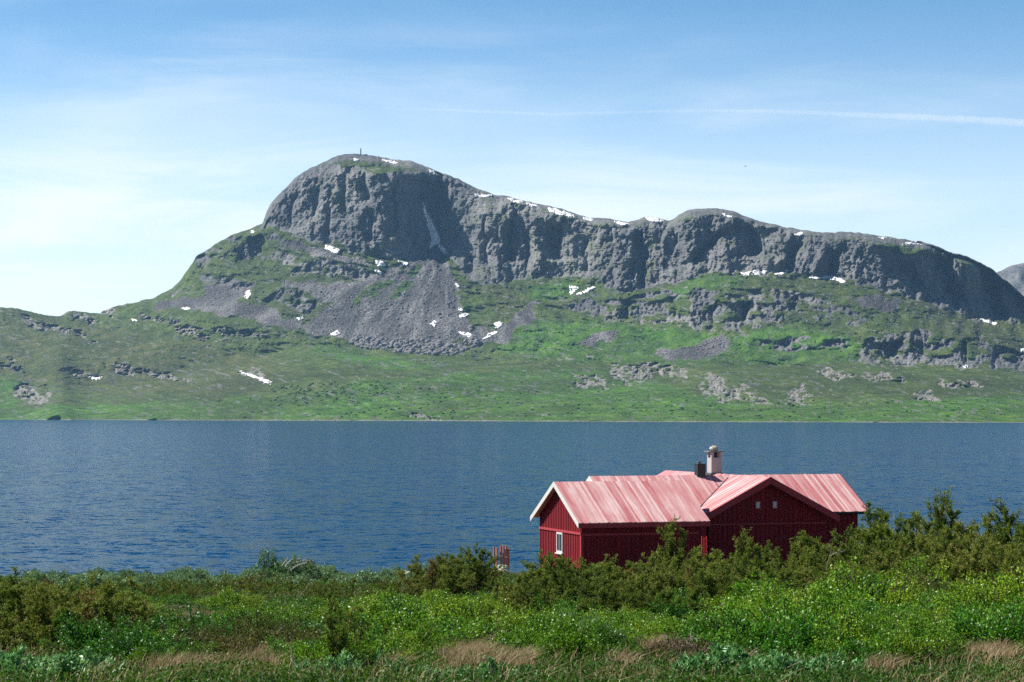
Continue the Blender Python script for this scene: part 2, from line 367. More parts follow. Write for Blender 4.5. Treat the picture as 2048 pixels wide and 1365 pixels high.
# the main buttress stands forward and turns back into the shaded recess; broad ribs along the ridge
butt = np.where(xw < 784, np.clip((xw - 545) / 239, 0, 1), 1 - np.clip((xw - 784) / 92, 0, 1))
rel -= 92 * butt * sstep(330, 352, yw) * sstep(560, 400, yw)
for (a_, b_, c_, dp_) in ((890, 998, 1022, 46), (1024, 1085, 1118, 40), (1122, 1245, 1288, 56), (1292, 1385, 1415, 42), (1418, 1452, 1510, 36), (1515, 1560, 1592, 34), (1596, 1645, 1675, 32)):
    xr = xw + 0.12 * (yw - 500)
    rel -= 0.62 * dp_ * np.where(xr < b_, np.clip((xr - a_) / (b_ - a_), 0, 1), 1 - np.clip((xr - b_) / (c_ - b_), 0, 1)) * blur(m_cliff, 2, 22) * sstep(4, 30, belowtop)
def saw(x): 
    f = x - np.floor(x); return np.where(f < 0.3, f / 0.3, (1 - f) / 0.7)
g1 = saw((PX - 0.25 * (PY - 450) * np.sin(PX / 90) + (fbm(PX / 22, PY / 70, 4, 33) - 0.5) * 70) / 21)
g2 = saw((PX + (fbm(PX / 9, PY / 26, 4, 34) - 0.5) * 40) / 8.0)
g3 = fbm(PX / 5, PY / 6, 4, 35)
m_knoll *= sstep(0.37, 0.45, fbm(PX / 9, PY / 4.5, 4, 54))
cm = np.maximum(m_cliff_soft, np.maximum(blur(m_knoll, 1, 1) * 1.1, sstep(26, 8, belowtop) * sstep(500, 560, PX) * 0.30))
dist_k = Yb / 4500.0
amp = (0.30 + 1.0 * fbm(PX / 45, PY / 40, 3, 36)) * (1 - 0.5 * sstep(770, 800, PX) * sstep(1010, 960, PX))
g0 = saw((PX - 0.15 * (PY - 450) + (fbm(PX / 60, PY / 110, 4, 43) - 0.5) * 190) / 52)
rel += cm * dist_k * amp * (g0 * 11 + g1 * 4 + g2 * 2.5 + (g3 - 0.5) * 15 + (fbm(PX / 36, PY / 38, 5, 44, 0.55) - 0.5) * 52 + (fbm((PX + PY * 0.7) / 12, (PY - PX * 0.5) / 30, 3, 45, ridged=True) - 0.5) * 13)
rel += cm * dist_k * (fbm(PX / 14, PY / 4, 3, 37, ridged=True) - 0.5) * 5
# tilted strata on the open ground
sa = rad(14)
ru, rvv = PX * math.cos(sa) + PY * math.sin(sa), -PX * math.sin(sa) + PY * math.cos(sa)
open_ = (1 - cm)
rel += open_ * dist_k * (1 - above) * (fbm(ru / 60, rvv / 5, 4, 38) - 0.5) * 60
rel += open_ * (1 - 0.85 * blur(m_scree, 2, 2)) * dist_k * above * ((fbm(ru / 26, rvv / 9, 4, 39) - 0.5) * 30 + (fbm(PX / 4, PY / 3, 3, 40) - 0.5) * 5)
rel += blur(m_scree, 1, 1) * (1 - cm) * dist_k * ((fbm(PX / 2.6, PY / 2.2, 3, 41) - 0.5) * 4.5 + (fbm(np.arctan2(PX - 884, np.maximum(PY - 470, 8)) * 8, np.hypot(PX - 884, PY - 470) / 60, 3, 42) - 0.5) * 6)
rel += blur(m_knoll, 1, 1) * dist_k * ((fbm(PX / 6, PY / 5, 3, 56, ridged=True) - 0.5) * 34 + (fbm(PX / 16, PY / 12, 3, 57) - 0.5) * 60)
fade = np.clip(belowtop / 5, 0.35, 1) * np.clip((shore[None, :] - PY) / 5, 0, 1)
YT = Yb + rel * fade
YT = np.maximum(YT, Y[0][None, :] * 0.98)
TX = (PX - 1024) / FPX * YT; TZ = CAMZ + (HOR - PY) / FPX * YT
print('depth peak', Yb[-1, np.searchsorted(px, 710)], 'foot', Yb[200, ::200].astype(int), 'top', Yb[-1, ::150].astype(int))
# back side: falls away behind the crest so that the mountain is solid
bx_, by_, bz_ = [], [], []
for i, (dd, ff) in enumerate(((30, 0.985), (90, 0.93), (220, 0.8), (450, 0.55), (800, 0.25), (1300, -0.02))):
    bx_.append(TX[-1] * (1 + dd / YT[-1])); by_.append(YT[-1] + dd); bz_.append(TZ[-1] * ff)
front = np.stack([TX[0], YT[0] - 12, TZ[0] * 0 - 1.5], -1)
VV = np.concatenate([front[None], np.stack([TX, YT, TZ], -1), np.stack([bx_, by_, bz_], -1)], 0)
def padr(A): return np.concatenate([A[:1], A, np.repeat(A[-1:], 6, 0)], 0)
NRW = VV.shape[0]
def gridfaces(nr, nc):
    i = np.arange(nr - 1)[:, None] * nc + np.arange(nc - 1)[None, :]
    return np.stack([i, i + 1, i + nc + 1, i + nc], -1).reshape(-1, 4)
shore_m = sstep(2.0, 0.4, shore[None, :] - PY)
top_rock = sstep(30, 4, belowtop) * sstep(480, 540, PX) * sstep(2100, 1900, PX)
rock_a = np.clip(np.maximum(blur(m_cliff, 1, 1), np.maximum(blur(m_knoll, 1, 0) * 0.95, top_rock * 0.75)), 0, 1)
attrs = {'pale': ('POINT', padr(blur(m_knoll, 1, 1))), 'rock': ('POINT', padr(rock_a)), 'scree': ('POINT', padr(blur(m_scree, 2, 2))), 'lush': ('POINT', padr(blur(m_lush, 5, 4))),
         'heath': ('POINT', padr(blur(m_heath, 8, 5) * 0.6)), 'beach': ('POINT', padr(shore_m)), 'upland': ('POINT', padr(above)),
         'streak': ('POINT', padr(fbm(ru / 22, rvv / 2.2, 4, 51))), 'chute': ('POINT', padr(fbm(np.arctan2(PX - 884, np.maximum(PY - 470, 8)) * 15, np.hypot(PX - 884, PY - 470) / 42, 4, 52))),
         'crag': ('POINT', padr(fbm(ru / 9, rvv / 3, 4, 53)))}

T = NT('mountain_ground')
ob = T.coord('Object')
nbig = T.noise(ob, 0.006, 6, 0.6); nmid = T.noise(ob, 0.03, 6, 0.65); nfine = T.noise(ob, 0.16, 5, 0.7)
streak, chute = T.attr('streak'), T.attr('chute')
grass = T.ramp(nmid, [(0.30, (0.030, 0.052, 0.010)), (0.48, (0.062, 0.100, 0.018)), (0.62, (0.098, 0.135, 0.030)), (0.78, (0.155, 0.155, 0.05))])
lush = T.ramp(nmid, [(0.30, (0.022, 0.066, 0.006)), (0.5, (0.060, 0.160, 0.013)), (0.72, (0.125, 0.24, 0.024))])
heath = T.ramp(nmid, [(0.32, (0.050, 0.062, 0.018)), (0.52, (0.090, 0.095, 0.030)), (0.7, (0.16, 0.125, 0.062))])
stn = T.noise(T.coord('Object', (1, 1, 0.07)), 0.035, 4, 0.6, 0.4)
crk = T.noise(T.coord('Object', (1, 1, 0.28)), 0.11, 5, 0.75, 0.5)
rock = T.ramp(T.math('ADD', T.math('ADD', T.math('MULTIPLY', nfine, 0.35), T.math('MULTIPLY', crk, 0.35)), T.math('MULTIPLY', nbig, 0.3)), [(0.36, (0.05, 0.052, 0.056)), (0.5, (0.155, 0.158, 0.160)), (0.66, (0.34, 0.335, 0.32))])
rock = T.mix(T.rng(stn, 0.50, 0.66, 0.0, 0.6), rock, (0.045, 0.047, 0.05))
rock = T.mix(T.rng(nbig, 0.50, 0.64, 0.0, 0.45), rock, (0.24, 0.235, 0.205))
spk = T.noise(ob, 0.30, 3, 0.75)
screec = T.ramp(T.math('ADD', T.math('MULTIPLY', spk, 0.72), T.math('MULTIPLY', chute, 0.28)), [(0.34, (0.028, 0.028, 0.030)), (0.5, (0.100, 0.099, 0.099)), (0.66, (0.27, 0.265, 0.255))])
base = T.mix(T.math('MULTIPLY', T.attr('lush'), T.rng(nbig, 0.3, 0.6, 0.55, 1.0)), grass, lush)
base = T.mix(T.math('MULTIPLY', T.attr('heath'), T.rng(nmid, 0.35, 0.6, 0.35, 0.9)), base, heath)
base = T.mix(T.rng(spk, 0.56, 0.74, 0.0, 0.65), base, (0.022, 0.034, 0.008))
base = T.mix(T.rng(spk, 0.40, 0.26, 0.0, 0.55), base, (0.17, 0.17, 0.07))
base = T.mix(T.rng(T.noise(ob, 0.0035, 4, 0.55), 0.45, 0.62, 0.0, 0.55), base, (0.034, 0.050, 0.012))
# pale slabs and stones showing through the turf along the strata
slab = T.math('MULTIPLY', T.rng(T.attr('crag'), 0.57, 0.66), T.rng(streak, 0.42, 0.6))
base = T.mix(T.math('MULTIPLY', slab, 0.75), base, rock)
base = T.mix(T.rng(T.math('ADD', T.math('ADD', T.math('MULTIPLY', T.attr('scree'), 0.70), T.math('MULTIPLY', chute, 0.45)), T.math('MULTIPLY', T.math('SUBTRACT', spk, 0.5), 0.6)), 0.58, 0.76), base, screec)
turf = T.math('MULTIPLY', T.rng(nmid, 0.5, 0.62), T.rng(nbig, 0.4, 0.6))
rockf = T.math('MULTIPLY', T.rng(T.math('ADD', T.attr('rock'), T.math('MULTIPLY', T.math('SUBTRACT', T.math('ADD', T.math('MULTIPLY', nmid, 0.5), T.math('MULTIPLY', nfine, 0.5)), 0.5), 1.9)), 0.42, 0.62), T.math('SUBTRACT', 1.0, T.math('MULTIPLY', turf, 0.75)))
base = T.mix(rockf, base, T.mix(T.attr('pale'), rock, T.ramp(T.math('ADD', T.math('MULTIPLY', spk, 0.5), T.math('MULTIPLY', nfine, 0.5)), [(0.38, (0.06, 0.06, 0.055)), (0.5, (0.21, 0.205, 0.175)), (0.60, (0.44, 0.43, 0.37))])))
base = T.mix(T.attr('beach'), base, (0.26, 0.24, 0.21))
hb = T.math('ADD', T.math('ADD', T.math('MULTIPLY', nfine, 0.6), nmid), T.math('MULTIPLY', crk, 0.8))
T.bsdf(base, 0.9, 0.2, T.bump(hb, 0.9, 9.0))
mt_me = mesh_np('mountain', VV.reshape(-1, 3), gridfaces(NRW, PXN), T.done(), attrs, smooth=True)
tag(link('mountain', mt_me), 'broad grey mountain with a steep domed summit above green slopes', None, None, 'structure')

def tpoint(x, y, lift=0.0):
    """point on the far ground seen at photo pixel (x, y)"""
    c = int(np.clip(np.searchsorted(px, x), 0, PXN - 1))
    r = int(np.clip(np.argmin(np.abs(PY[:, c] - y)), 0, RN - 1))
    return Vector((TX[r, c], YT[r, c], TZ[r, c] + lift))

# the next mountain behind the right shoulder
hx = np.linspace(1900, 2400, 90); hs = interp([(1900, 620), (1985, 548), (2005, 540), (2025, 532), (2048, 527), (2090, 520), (2180, 530), (2400, 590)], hx) + (fbm(hx / 14, hx * 0, 3, 61) - 0.5) * 5
rows = []
for k in range(26):
    q = k / 25; d = 6100 + 900 * q
    zt = (HOR - hs) / FPX * 7000
    zz = CAMZ + zt * (q ** 0.7) + (fbm(hx / 12, hx * 0 + k * 0.5, 4, 62) - 0.5) * 60 * (1 - q) * q * 4
    rows.append(np.stack([(hx - 1024) / FPX * d, np.full_like(hx, d), zz], -1))
for k in range(1, 5): rows.append(np.stack([(hx - 1024) / FPX * 7000, np.full_like(hx, 7000 + 150 * k), CAMZ + zt * (1 - k / 4.0)], -1))
hv = np.array(rows)
z0 = np.zeros(hv.shape[:2]); 
tag(link('far_mountain', mesh_np('far_mountain', hv.reshape(-1, 3), gridfaces(*hv.shape[:2]), T.m, {'rock': ('POINT', z0 + 0.75)}, True)), 'distant grey mountain behind the right shoulder', None, None, 'structure')

# ------------------------------------------------------------------ snow patches
sn = NT('snow'); so = sn.coord('Object')
sn.bsdf(sn.ramp(sn.noise(so, 0.12, 4, 0.6), [(0.3, (0.72, 0.73, 0.75)), (0.6, (0.80, 0.80, 0.80))]), 0.6, 0.3)
SNOW = [
 ('long white snow tongue lying in the dark gully of the main cliff', [(846, 405), (850, 418), (858, 432), (864, 446), (872, 462), (880, 476), (880, 486), (868, 492), (858, 497), (862, 484), (862, 468), (856, 455), (853, 440), (847, 425)]),
 ('narrow snow streak at the head of the great scree cone', [(876, 489), (883, 490), (890, 500), (893, 509), (888, 510), (880, 500)]),
 ('largest snow patch on the ledge below the main cliff', [(650, 491), (660, 493), (678, 500), (678, 508), (668, 506), (655, 502), (648, 498)]),
 ('ragged snow patch under the foot of the main cliff, above the green strip', [(750, 522), (758, 522), (772, 528), (770, 534), (756, 533), (750, 529)]),
 ('small snow patch just below the ragged one beside the green strip', [(748, 541), (756, 541), (763, 546), (760, 550), (752, 546)]),
 ('thin snow patch where the cliff foot meets the top of the scree', [(796, 522), (806, 524), (818, 526), (815, 531), (805, 529)]),
 ('thin snow band just right of the summit', [(762, 319), (778, 320), (796, 326), (790, 328), (770, 323)]),
 ('small snow patch left of the summit mast', [(706, 317), (716, 319), (717, 323), (708, 322)]),
 ('slanting snow strip on the skyline right of the summit dome', [(855, 338), (866, 343), (880, 350), (874, 351), (860, 345)]),
 ('flat snow strip at the notch on the skyline right of the dome', [(948, 388), (968, 389), (986, 391), (972, 395), (952, 393)]),
 ('short snow patch, first of the row along the ridge crest', [(1012, 395), (1026, 397), (1046, 404), (1034, 407), (1020, 402)]),
 ('small snow patch, second of the row along the ridge crest', [(1050, 404), (1064, 408), (1076, 412), (1064, 414), (1054, 410)]),
 ('long snow bank on the ridge crest, the largest of the row', [(1095, 416), (1108, 417), (1122, 421), (1148, 430), (1150, 434), (1130, 432), (1110, 427), (1098, 423)]),
 ('snow patch on the crest beside the dip in the ridge', [(1164, 434), (1178, 437), (1188, 441), (1178, 443), (1166, 440)]),
 ('small snow patch on the low point of the ridge', [(1228, 443), (1244, 445), (1260, 448), (1248, 451), (1232, 447)]),
 ('broad snow patch on the low hump of the ridge', [(1290, 434), (1306, 435), (1330, 441), (1322, 445), (1304, 443), (1292, 439)]),
 ('small snow patch near the top of the rounded knob', [(1444, 428), (1456, 430), (1464, 434), (1452, 435)]),
 ('snow patch on the crest right of the rounded knob', [(1588, 470), (1600, 465), (1606, 467), (1596, 473)]),
 ('thin snow strip on the right half of the crest', [(1756, 475), (1770, 475), (1782, 477), (1768, 479)]),
 ('thin curved snow strip on the right shoulder of the crest', [(1802, 489), (1814, 485), (1830, 486), (1844, 490), (1828, 489), (1814, 489)]),
 ('two pronged snow patch at the foot of the middle cliffs', [(1138, 572), (1148, 573), (1158, 576), (1150, 582), (1140, 589), (1138, 582)]),
 ('slanting snow strip at the foot of the middle cliffs', [(1152, 589), (1166, 582), (1188, 573), (1192, 576), (1176, 583), (1160, 590)]),
 ('wide snow bank under the right hand cliffs', [(1480, 546), (1496, 545), (1510, 541), (1534, 543), (1530, 547), (1508, 550), (1488, 552)]),
 ('narrow snow streak between the two wide banks under the right cliffs', [(1548, 548), (1562, 543), (1576, 541), (1572, 546), (1556, 551)]),
 ('longest snow bank below the right cliffs', [(1616, 556), (1640, 554), (1664, 552), (1680, 558), (1690, 563), (1684, 568), (1676, 562), (1652, 558), (1632, 559)]),
 ('thin snow streak low on the right slope', [(1958, 637), (1976, 641), (1998, 648), (1990, 650), (1970, 644)]),
 ('snow spot among the boulders on the right edge of the scree', [(910, 567), (914, 567), (918, 574), (913, 575)]),
 ('snow patch beside the scree, upper of the pair at its right edge', [(916, 616), (926, 618), (926, 622), (916, 621)]),
 ('lower snow patch at the right edge of the scree', [(918, 629), (932, 627), (938, 630), (928, 635), (918, 636)]),
 ('snow patch on the grass right of the boulders, near the scree foot', [(918, 664), (934, 665), (946, 670), (942, 679), (932, 672), (920, 668)]),
 ('slanting snow patch right of the scree foot', [(964, 678), (976, 668), (992, 663), (996, 666), (980, 674), (966, 680)]),
 ('compact snow patch on the slope right of the scree', [(988, 648), (996, 644), (1006, 646), (1000, 655), (990, 657)]),
 ('snow patch among the large boulders at the scree foot', [(860, 648), (868, 641), (874, 646), (868, 654)]),
 ('snow patch at the left foot of the scree', [(658, 670), (668, 665), (676, 662), (678, 669), (668, 672)]),
 ('small snow patch on the left slope beside pale crags', [(488, 596), (492, 584), (500, 582), (500, 592), (494, 600)]),
 ('thin snow patch on the left grassy shoulder', [(360, 617), (372, 616), (382, 619), (370, 622)]),
 ('snow patch between ledges low on the left hillside', [(178, 753), (190, 752), (204, 755), (198, 760), (184, 760)]),
 ('snow streak beside a bare red bank on the left hillside', [(478, 743), (492, 746), (508, 752), (524, 757), (542, 764), (540, 769), (524, 763), (506, 756), (488, 749)]),
 ('small white snow patch on the crest of the left shoulder', [(502, 462), (506, 462), (508, 467), (502, 467)]),
 ('snow scrap on the grassy left ridge', [(262, 639), (272, 640), (274, 643), (264, 643)]),
 ('small snow patch near the left foot of the scree slope', [(592, 637), (602, 634), (608, 637), (598, 642)]),
 ('snow scrap under the right end of the low cliff', [(1926, 733), (1934, 729), (1936, 734), (1930, 738)]),
 ('small snow patch above the low cliff at the right edge', [(2040, 698), (2056, 696), (2056, 704), (2042, 703)]),
]
sxw = PX + (fbm(PX / 4, PY / 3, 3, 71) - 0.5) * 5
syw = PY + (fbm(PX / 4, PY / 3, 3, 72) - 0.5) * 3.4
YS = blur(YT, 1, 1)
for lab, poly in SNOW:
    ins = inpoly(poly, sxw, syw) & ((fbm(PX / 5 + PY / 9, PY / 2.0, 3, 73) > 0.36) | ('gully' in lab))
    rr, cc = np.nonzero(ins[:-1, :-1])
    if len(rr) < 3:
        ins = inpoly(poly, PX, PY); rr, cc = np.nonzero(ins[:-1, :-1])
    if len(rr) == 0: continue
    q = np.stack([rr * PXN + cc, rr * PXN + cc + 1, (rr + 1) * PXN + cc + 1, (rr + 1) * PXN + cc], -1)
    u, inv = np.unique(q, return_inverse=True); inv = inv.reshape(-1, 4)
    ur, uc = u // PXN, u % PXN
    d = np.minimum(YS[ur, uc], YT[ur, uc]) - 2.0
    vv = np.stack([(PX[ur, uc] - 1024) / FPX * d, d, CAMZ + (HOR - PY[ur, uc]) / FPX * d + 0.3], -1)
    ctr = vv.mean(0)
    o = link('snow_patch', mesh_np('snow_patch', vv - ctr, inv, sn.m, None, True), None, tuple(ctr))
    so_ = o.modifiers.new('thick', 'SOLIDIFY'); so_.thickness = 2.5; so_.offset = -1.0
    tag(o, lab, 'snow patch', 'snow patches on the mountain')

# boulders below the scree: nobody could count them
ico = [(0, 0, 1), (0.89, 0, 0.45), (0.28, 0.85, 0.45), (-0.72, 0.53, 0.45), (-0.72, -0.53, 0.45), (0.28, -0.85, 0.45), (0.72, 0.53, -0.45), (-0.28, 0.85, -0.45), (-0.89, 0, -0.45), (-0.28, -0.85, -0.45), (0.72, -0.53, -0.45), (0, 0, -1)]
icof = [(0, 1, 2), (0, 2, 3), (0, 3, 4), (0, 4, 5), (0, 5, 1), (1, 6, 2), (2, 7, 3), (3, 8, 4), (4, 9, 5), (5, 10, 1), (6, 7, 2), (7, 8, 3), (8, 9, 4), (9, 10, 5), (10, 6, 1), (11, 7, 6), (11, 8, 7), (11, 9, 8), (11, 10, 9), (11, 6, 10)]
ico = np.array(ico); icof = np.array(icof)
def rocks_mesh(name, P, Rr, mat, squash=0.75):
    n = len(P)
    V = ico[None] * (0.7 + 0.6 * RNG.random((n, 12, 1))) * Rr[:, None, None] * (0.7 + 0.6 * RNG.random((n, 1, 3))) * np.array([1, 1, squash])
    V = V + P[:, None]
    Fc = icof[None] + (np.arange(n) * 12)[:, None, None]
    return mesh_np(name, V.reshape(-1, 3), Fc.reshape(-1, 3), mat)
rk = NT('boulder_rock'); rko = rk.coord('Object')
rk.bsdf(rk.ramp(rk.noise(rko, 0.3, 4, 0.6), [(0.3, (0.06, 0.06, 0.065)), (0.7, (0.26, 0.25, 0.24))]), 0.9, 0.2)
bp, br = [], []
def boulders(n, poly, rmin, rmax, pw=3.0):
    p = np.array(poly, float); lo, hi = p.min(0), p.max(0); c = 0
    while c < n:
        q = lo + RNG.random(2) * (hi - lo)
        if inpoly(poly, np.array([q[0]]), np.array([q[1]]))[0]:
            bp.append(tpoint(q[0], q[1])); br.append(rmin + (rmax - rmin) * RNG.random() ** pw); c += 1
boulders(900, [(690, 675), (830, 680), (910, 690), (945, 675), (930, 640), (960, 690), (900, 712), (800, 706), (720, 695)], 1.2, 7.5)
boulders(700, SCREE[0], 0.9, 3.2)
boulders(120, [(560, 690), (1000, 700), (1050, 740), (700, 740)], 0.6, 3.0)
boulders(260, SCREE[2], 0.7, 2.6); boulders(120, SCREE[3], 0.7, 2.4)
boulders(420, [(0, 700), (600, 700), (1200, 740), (2048, 760), (2048, 835), (0, 835)], 0.4, 2.2, 4)
boulders(380, [(1500, 660), (1700, 640), (1960, 690), (2048, 700), (2048, 640), (1700, 590), (1500, 600)], 0.6, 2.6, 3)
boulders(220, [(400, 540), (760, 550), (620, 640), (420, 610)], 0.6, 3.0, 3)
tag(link('boulder_field', rocks_mesh('boulder_field', np.array([tuple(p) for p in bp]), np.array(br), rk.m)), 'grey boulders strewn over the scree and the far meadow', 'boulders', None, 'stuff')
# low scrub along the far shore
sc = NT('far_scrub'); sco = sc.coord('Object')
sc.bsdf(sc.ramp(sc.noise(sco, 0.2, 3, 0.6), [(0.35, (0.012, 0.035, 0.008)), (0.7, (0.05, 0.10, 0.02))]), 0.9, 0.1)
bp, br = [], []
boulders(900, [(430, 800), (700, 775), (820, 765), (1000, 760), (1250, 770), (1450, 800), (2048, 800), (2048, 838), (420, 836)], 0.6, 3.0, 2.5)
boulders(260, [(540, 770), (760, 760), (860, 780), (640, 806), (540, 800)], 0.8, 3.6, 2)
tag(link('far_scrub', rocks_mesh('far_scrub', np.array([tuple(p) for p in bp]), np.array(br), sc.m, 0.7)), 'dark green scrub dotted along the far shore', 'scrub', None, 'stuff')

# mast on the summit, cairns on the crest
st = NT('weathered_stone'); sto = st.coord('Object')
st.bsdf(st.ramp(st.noise(sto, 3.0, 4, 0.6), [(0.3, (0.09, 0.09, 0.09)), (0.7, (0.20, 0.19, 0.18))]), 0.9, 0.2)
p = tpoint(720, interp(SKY, 720) + 2)
r = thing('summit_mast', 'thin grey mast standing on the mountain summit', 'mast', (p.x, p.y, p.z - 3))
m = MB(); m.tube([(0, 0, 0), (0, 0, 8), (0, 0, 14.5)], [1.35, 1.25, 1.1], 8); m.tube([(0, 0, 14.5), (0, 0, 16.2)], [1.5, 1.5], 8); m.build('mast_tube', st.m, r)
p = tpoint(731, interp(SKY, 731) + 2)
r = thing('summit_hut', 'tiny dark stone hut beside the mast on the summit', 'hut', (p.x, p.y, p.z - 3))
m = MB(); m.box(-4, 3.2, -3, 3, 0, 4.4); m.build('wall', st.m, r)
m = MB(); m.box8([(-4.4, -3.4, 4.4), (3.6, -3.4, 4.4), (3.6, 3.4, 4.4), (-4.4, 3.4, 4.4), (-4.2, -0.3, 5.6), (3.4, -0.3, 5.6), (3.4, 0.3, 5.6), (-4.2, 0.3, 5.6)]); m.build('roof', st.m, r)
p = tpoint(1584, interp(SKY, 1584) + 1)
tag(link('cairn', rocks_mesh('cairn', np.array([(0, 0, 0.6), (0.7, 0, 0.5), (-0.7, 0, 0.5), (0.1, 0, 1.7), (0.1, 0, 2.6)]), np.array([1.3, 1.1, 1.1, 1.0, 0.7]), st.m), None, (p.x, p.y, p.z - 1)), 'small stone cairn on the crest right of the rounded knob', 'cairn')

# ------------------------------------------------------------------ lake
wa = NT('lake_water')
def wave(scale, stretch, rot, detail, rough):
    n = wa.n('ShaderNodeTexNoise'); n.inputs['Scale'].default_value = scale; n.inputs['Detail'].default_value = detail; n.inputs['Roughness'].default_value = rough
    wa.t.links.new(wa.coord('Object', (stretch, 1.0, 1.0), (0, 0, rad(rot))), n.inputs['Vector'])
    v = wa.n('ShaderNodeVectorMath', operation='SUBTRACT'); wa.t.links.new(n.outputs['Color'], v.inputs[0]); v.inputs[1].default_value = (0.5, 0.5, 0.5); return v.outputs[0]
def vscale(v, k):
    n = wa.n('ShaderNodeVectorMath', operation='MULTIPLY'); wa.t.links.new(v, n.inputs[0]); wa.set(n.inputs[1], k); return n.outputs[0]
def vadd(a, b):
    n = wa.n('ShaderNodeVectorMath', operation='ADD'); wa.t.links.new(a, n.inputs[0]); wa.set(n.inputs[1], b); return n.outputs[0]
w3 = wa.noise(wa.coord('Object', (0.012, 0.03, 1), (0, 0, rad(5))), 1.0, 3, 0.5)
wv = vadd(vscale(wave(0.55, 0.75, 8, 5, 0.78), (1.2, 2.4, 0.0)), vscale(wave(2.2, 0.7, -12, 2, 0.6), (0.8, 1.2, 0.0)))
nv = wa.n('ShaderNodeVectorMath', operation='NORMALIZE'); wa.t.links.new(vadd(wv, (0, 0, 1.0)), nv.inputs[0])
wa.bsdf(wa.mix(wa.rng(w3, 0.3, 0.7), (0.001, 0.034, 0.094), (0.002, 0.044, 0.115)), 0.12, 0.035, nv.outputs[0], IOR=1.333)
xs = np.linspace(-3200, 3200, 40); ys = np.concatenate([np.linspace(60, 600, 30), np.linspace(700, 5200, 30)])
gx, gy = np.meshgrid(xs, ys)
lk = link('lake', mesh_np('lake', np.stack([gx, gy, gx * 0], -1).reshape(-1, 3), gridfaces(len(ys), len(xs)), wa.m, None, True))
tag(lk, 'dark blue lake with short wind ripples', None, None, 'structure')

# ------------------------------------------------------------------ near ground
def gz(x, y):
    x, y = np.asarray(x, float), np.asarray(y, float)
    pxx = 1024 + FPX * x / np.maximum(y, 8)
    brow = 96 + 42 * sstep(850, 1000, pxx) - 8 * sstep(250, 0, pxx)
    z = 10.22 - 0.0634 * y + (fbm(x / 5 + 40, y / 5, 3, 81) - 0.5) * 0.35 * np.clip(y / 30, 0.2, 1)
    z = np.where(y < 14, 10.22 - 0.0634 * 14 + (14 - y) * 0.03, z)
    return z - np.maximum(y - brow, 0) * 0.16 - sstep(0, 6, y - brow) * 0.25
def G(x, y): return float(gz(x, y))
gx, gy = np.meshgrid(np.linspace(-70, 70, 281), np.linspace(-12, 176, 377))
gm = NT('heath_ground'); go = gm.coord('Object')
gn, gn2 = gm.noise(go, 0.55, 5, 0.6), gm.noise(go, 14, 4, 0.7)
gcol = gm.mix(gm.rng(gn, 0.42, 0.58), (0.030, 0.040, 0.014), (0.115, 0.085, 0.045))
gcol = gm.mix(gm.math('MULTIPLY', gn2, 0.8), gcol, (0.05, 0.035, 0.018))
gm.bsdf(gcol, 0.95, 0.1, gm.bump(gn2, 0.8, 0.06))
tag(link('ground', mesh_np('ground', np.stack([gx, gy, gz(gx, gy)], -1).reshape(-1, 3), gridfaces(*gx.shape), gm.m, None, True)), 'heath slope running down to the lake', None, None, 'structure')


# ------------------------------------------------------------------ red cabin
def paint(name, c1, c2, rough=0.7, spec=0.3, scale=(1, 1, 1), nz=8.0):
    k = NT(name); o = k.coord('Object', scale)
    n = k.noise(o, nz, 4, 0.6)
    k.bsdf(k.mix(k.math('ADD', k.math('MULTIPLY', n, 0.6), k.math('MULTIPLY', k.attr('tint'), 0.5)), c1, c2), rough, spec, k.bump(n, 0.25, 0.01))
    return k.m
RED_WALL = paint('red_wall_paint', (0.10, 0.005, 0.008), (0.24, 0.016, 0.024), 0.75, 0.2, (9, 9, 0.7))
RED_TRIM = paint('red_trim_paint', (0.24, 0.018, 0.026), (0.36, 0.04, 0.05), 0.6, 0.3)
WHITE = paint('white_paint', (0.42, 0.40, 0.37), (0.60, 0.57, 0.54), 0.6, 0.3)
BLACK = paint('black_metal', (0.008, 0.008, 0.009), (0.018, 0.018, 0.02), 0.5, 0.4)
RENDERW = paint('white_render', (0.22, 0.21, 0.21), (0.40, 0.385, 0.38), 0.9, 0.1, (1, 1, 1), 14)
SLATE = paint('grey_slab', (0.10, 0.10, 0.10), (0.22, 0.21, 0.20), 0.85, 0.2)
FLASH = paint('dark_flashing', (0.03, 0.035, 0.045), (0.06, 0.065, 0.08), 0.5, 0.4)
def roof_mat(name, axis):
    k = NT(name)
    sc_ = (7.0, 0.6, 0.6) if axis == 'x' else (0.6, 7.0, 0.6)
    o = k.coord('Object', sc_); n = k.noise(o, 1.0, 5, 0.62); n2 = k.noise(o, 3.2, 4, 0.6)
    big = k.noise(k.coord('Object', (0.5, 0.5, 0.5)), 1.0, 3, 0.5)
    wear = k.math('ADD', k.math('ADD', k.math('MULTIPLY', n, 0.66), k.math('MULTIPLY', k.attr('tint'), 0.34)), k.math('MULTIPLY', big, 0.35))
    wear = k.math('ADD', wear, k.math('MULTIPLY', n2, 0.22))
    k.bsdf(k.ramp(wear, [(0.44, (0.37, 0.085, 0.095)), (0.62, (0.48, 0.185, 0.19)), (0.80, (0.55, 0.29, 0.285)), (1.02, (0.66, 0.48, 0.46))] if axis == 'x' else [(0.50, (0.37, 0.075, 0.09)), (0.68, (0.48, 0.175, 0.185)), (0.86, (0.56, 0.31, 0.305)), (1.0, (0.64, 0.46, 0.44))]), 0.6, 0.35, k.bump(n2, 0.2, 0.01))
    return k.m
ROOF_X, ROOF_Y = roof_mat('faded_red_roof_long', 'x'), roof_mat('faded_red_roof_cross', 'y')
gl = NT('window_glass'); gl.bsdf((0.02, 0.025, 0.03), 0.06, 0.6); GLASS = gl.m

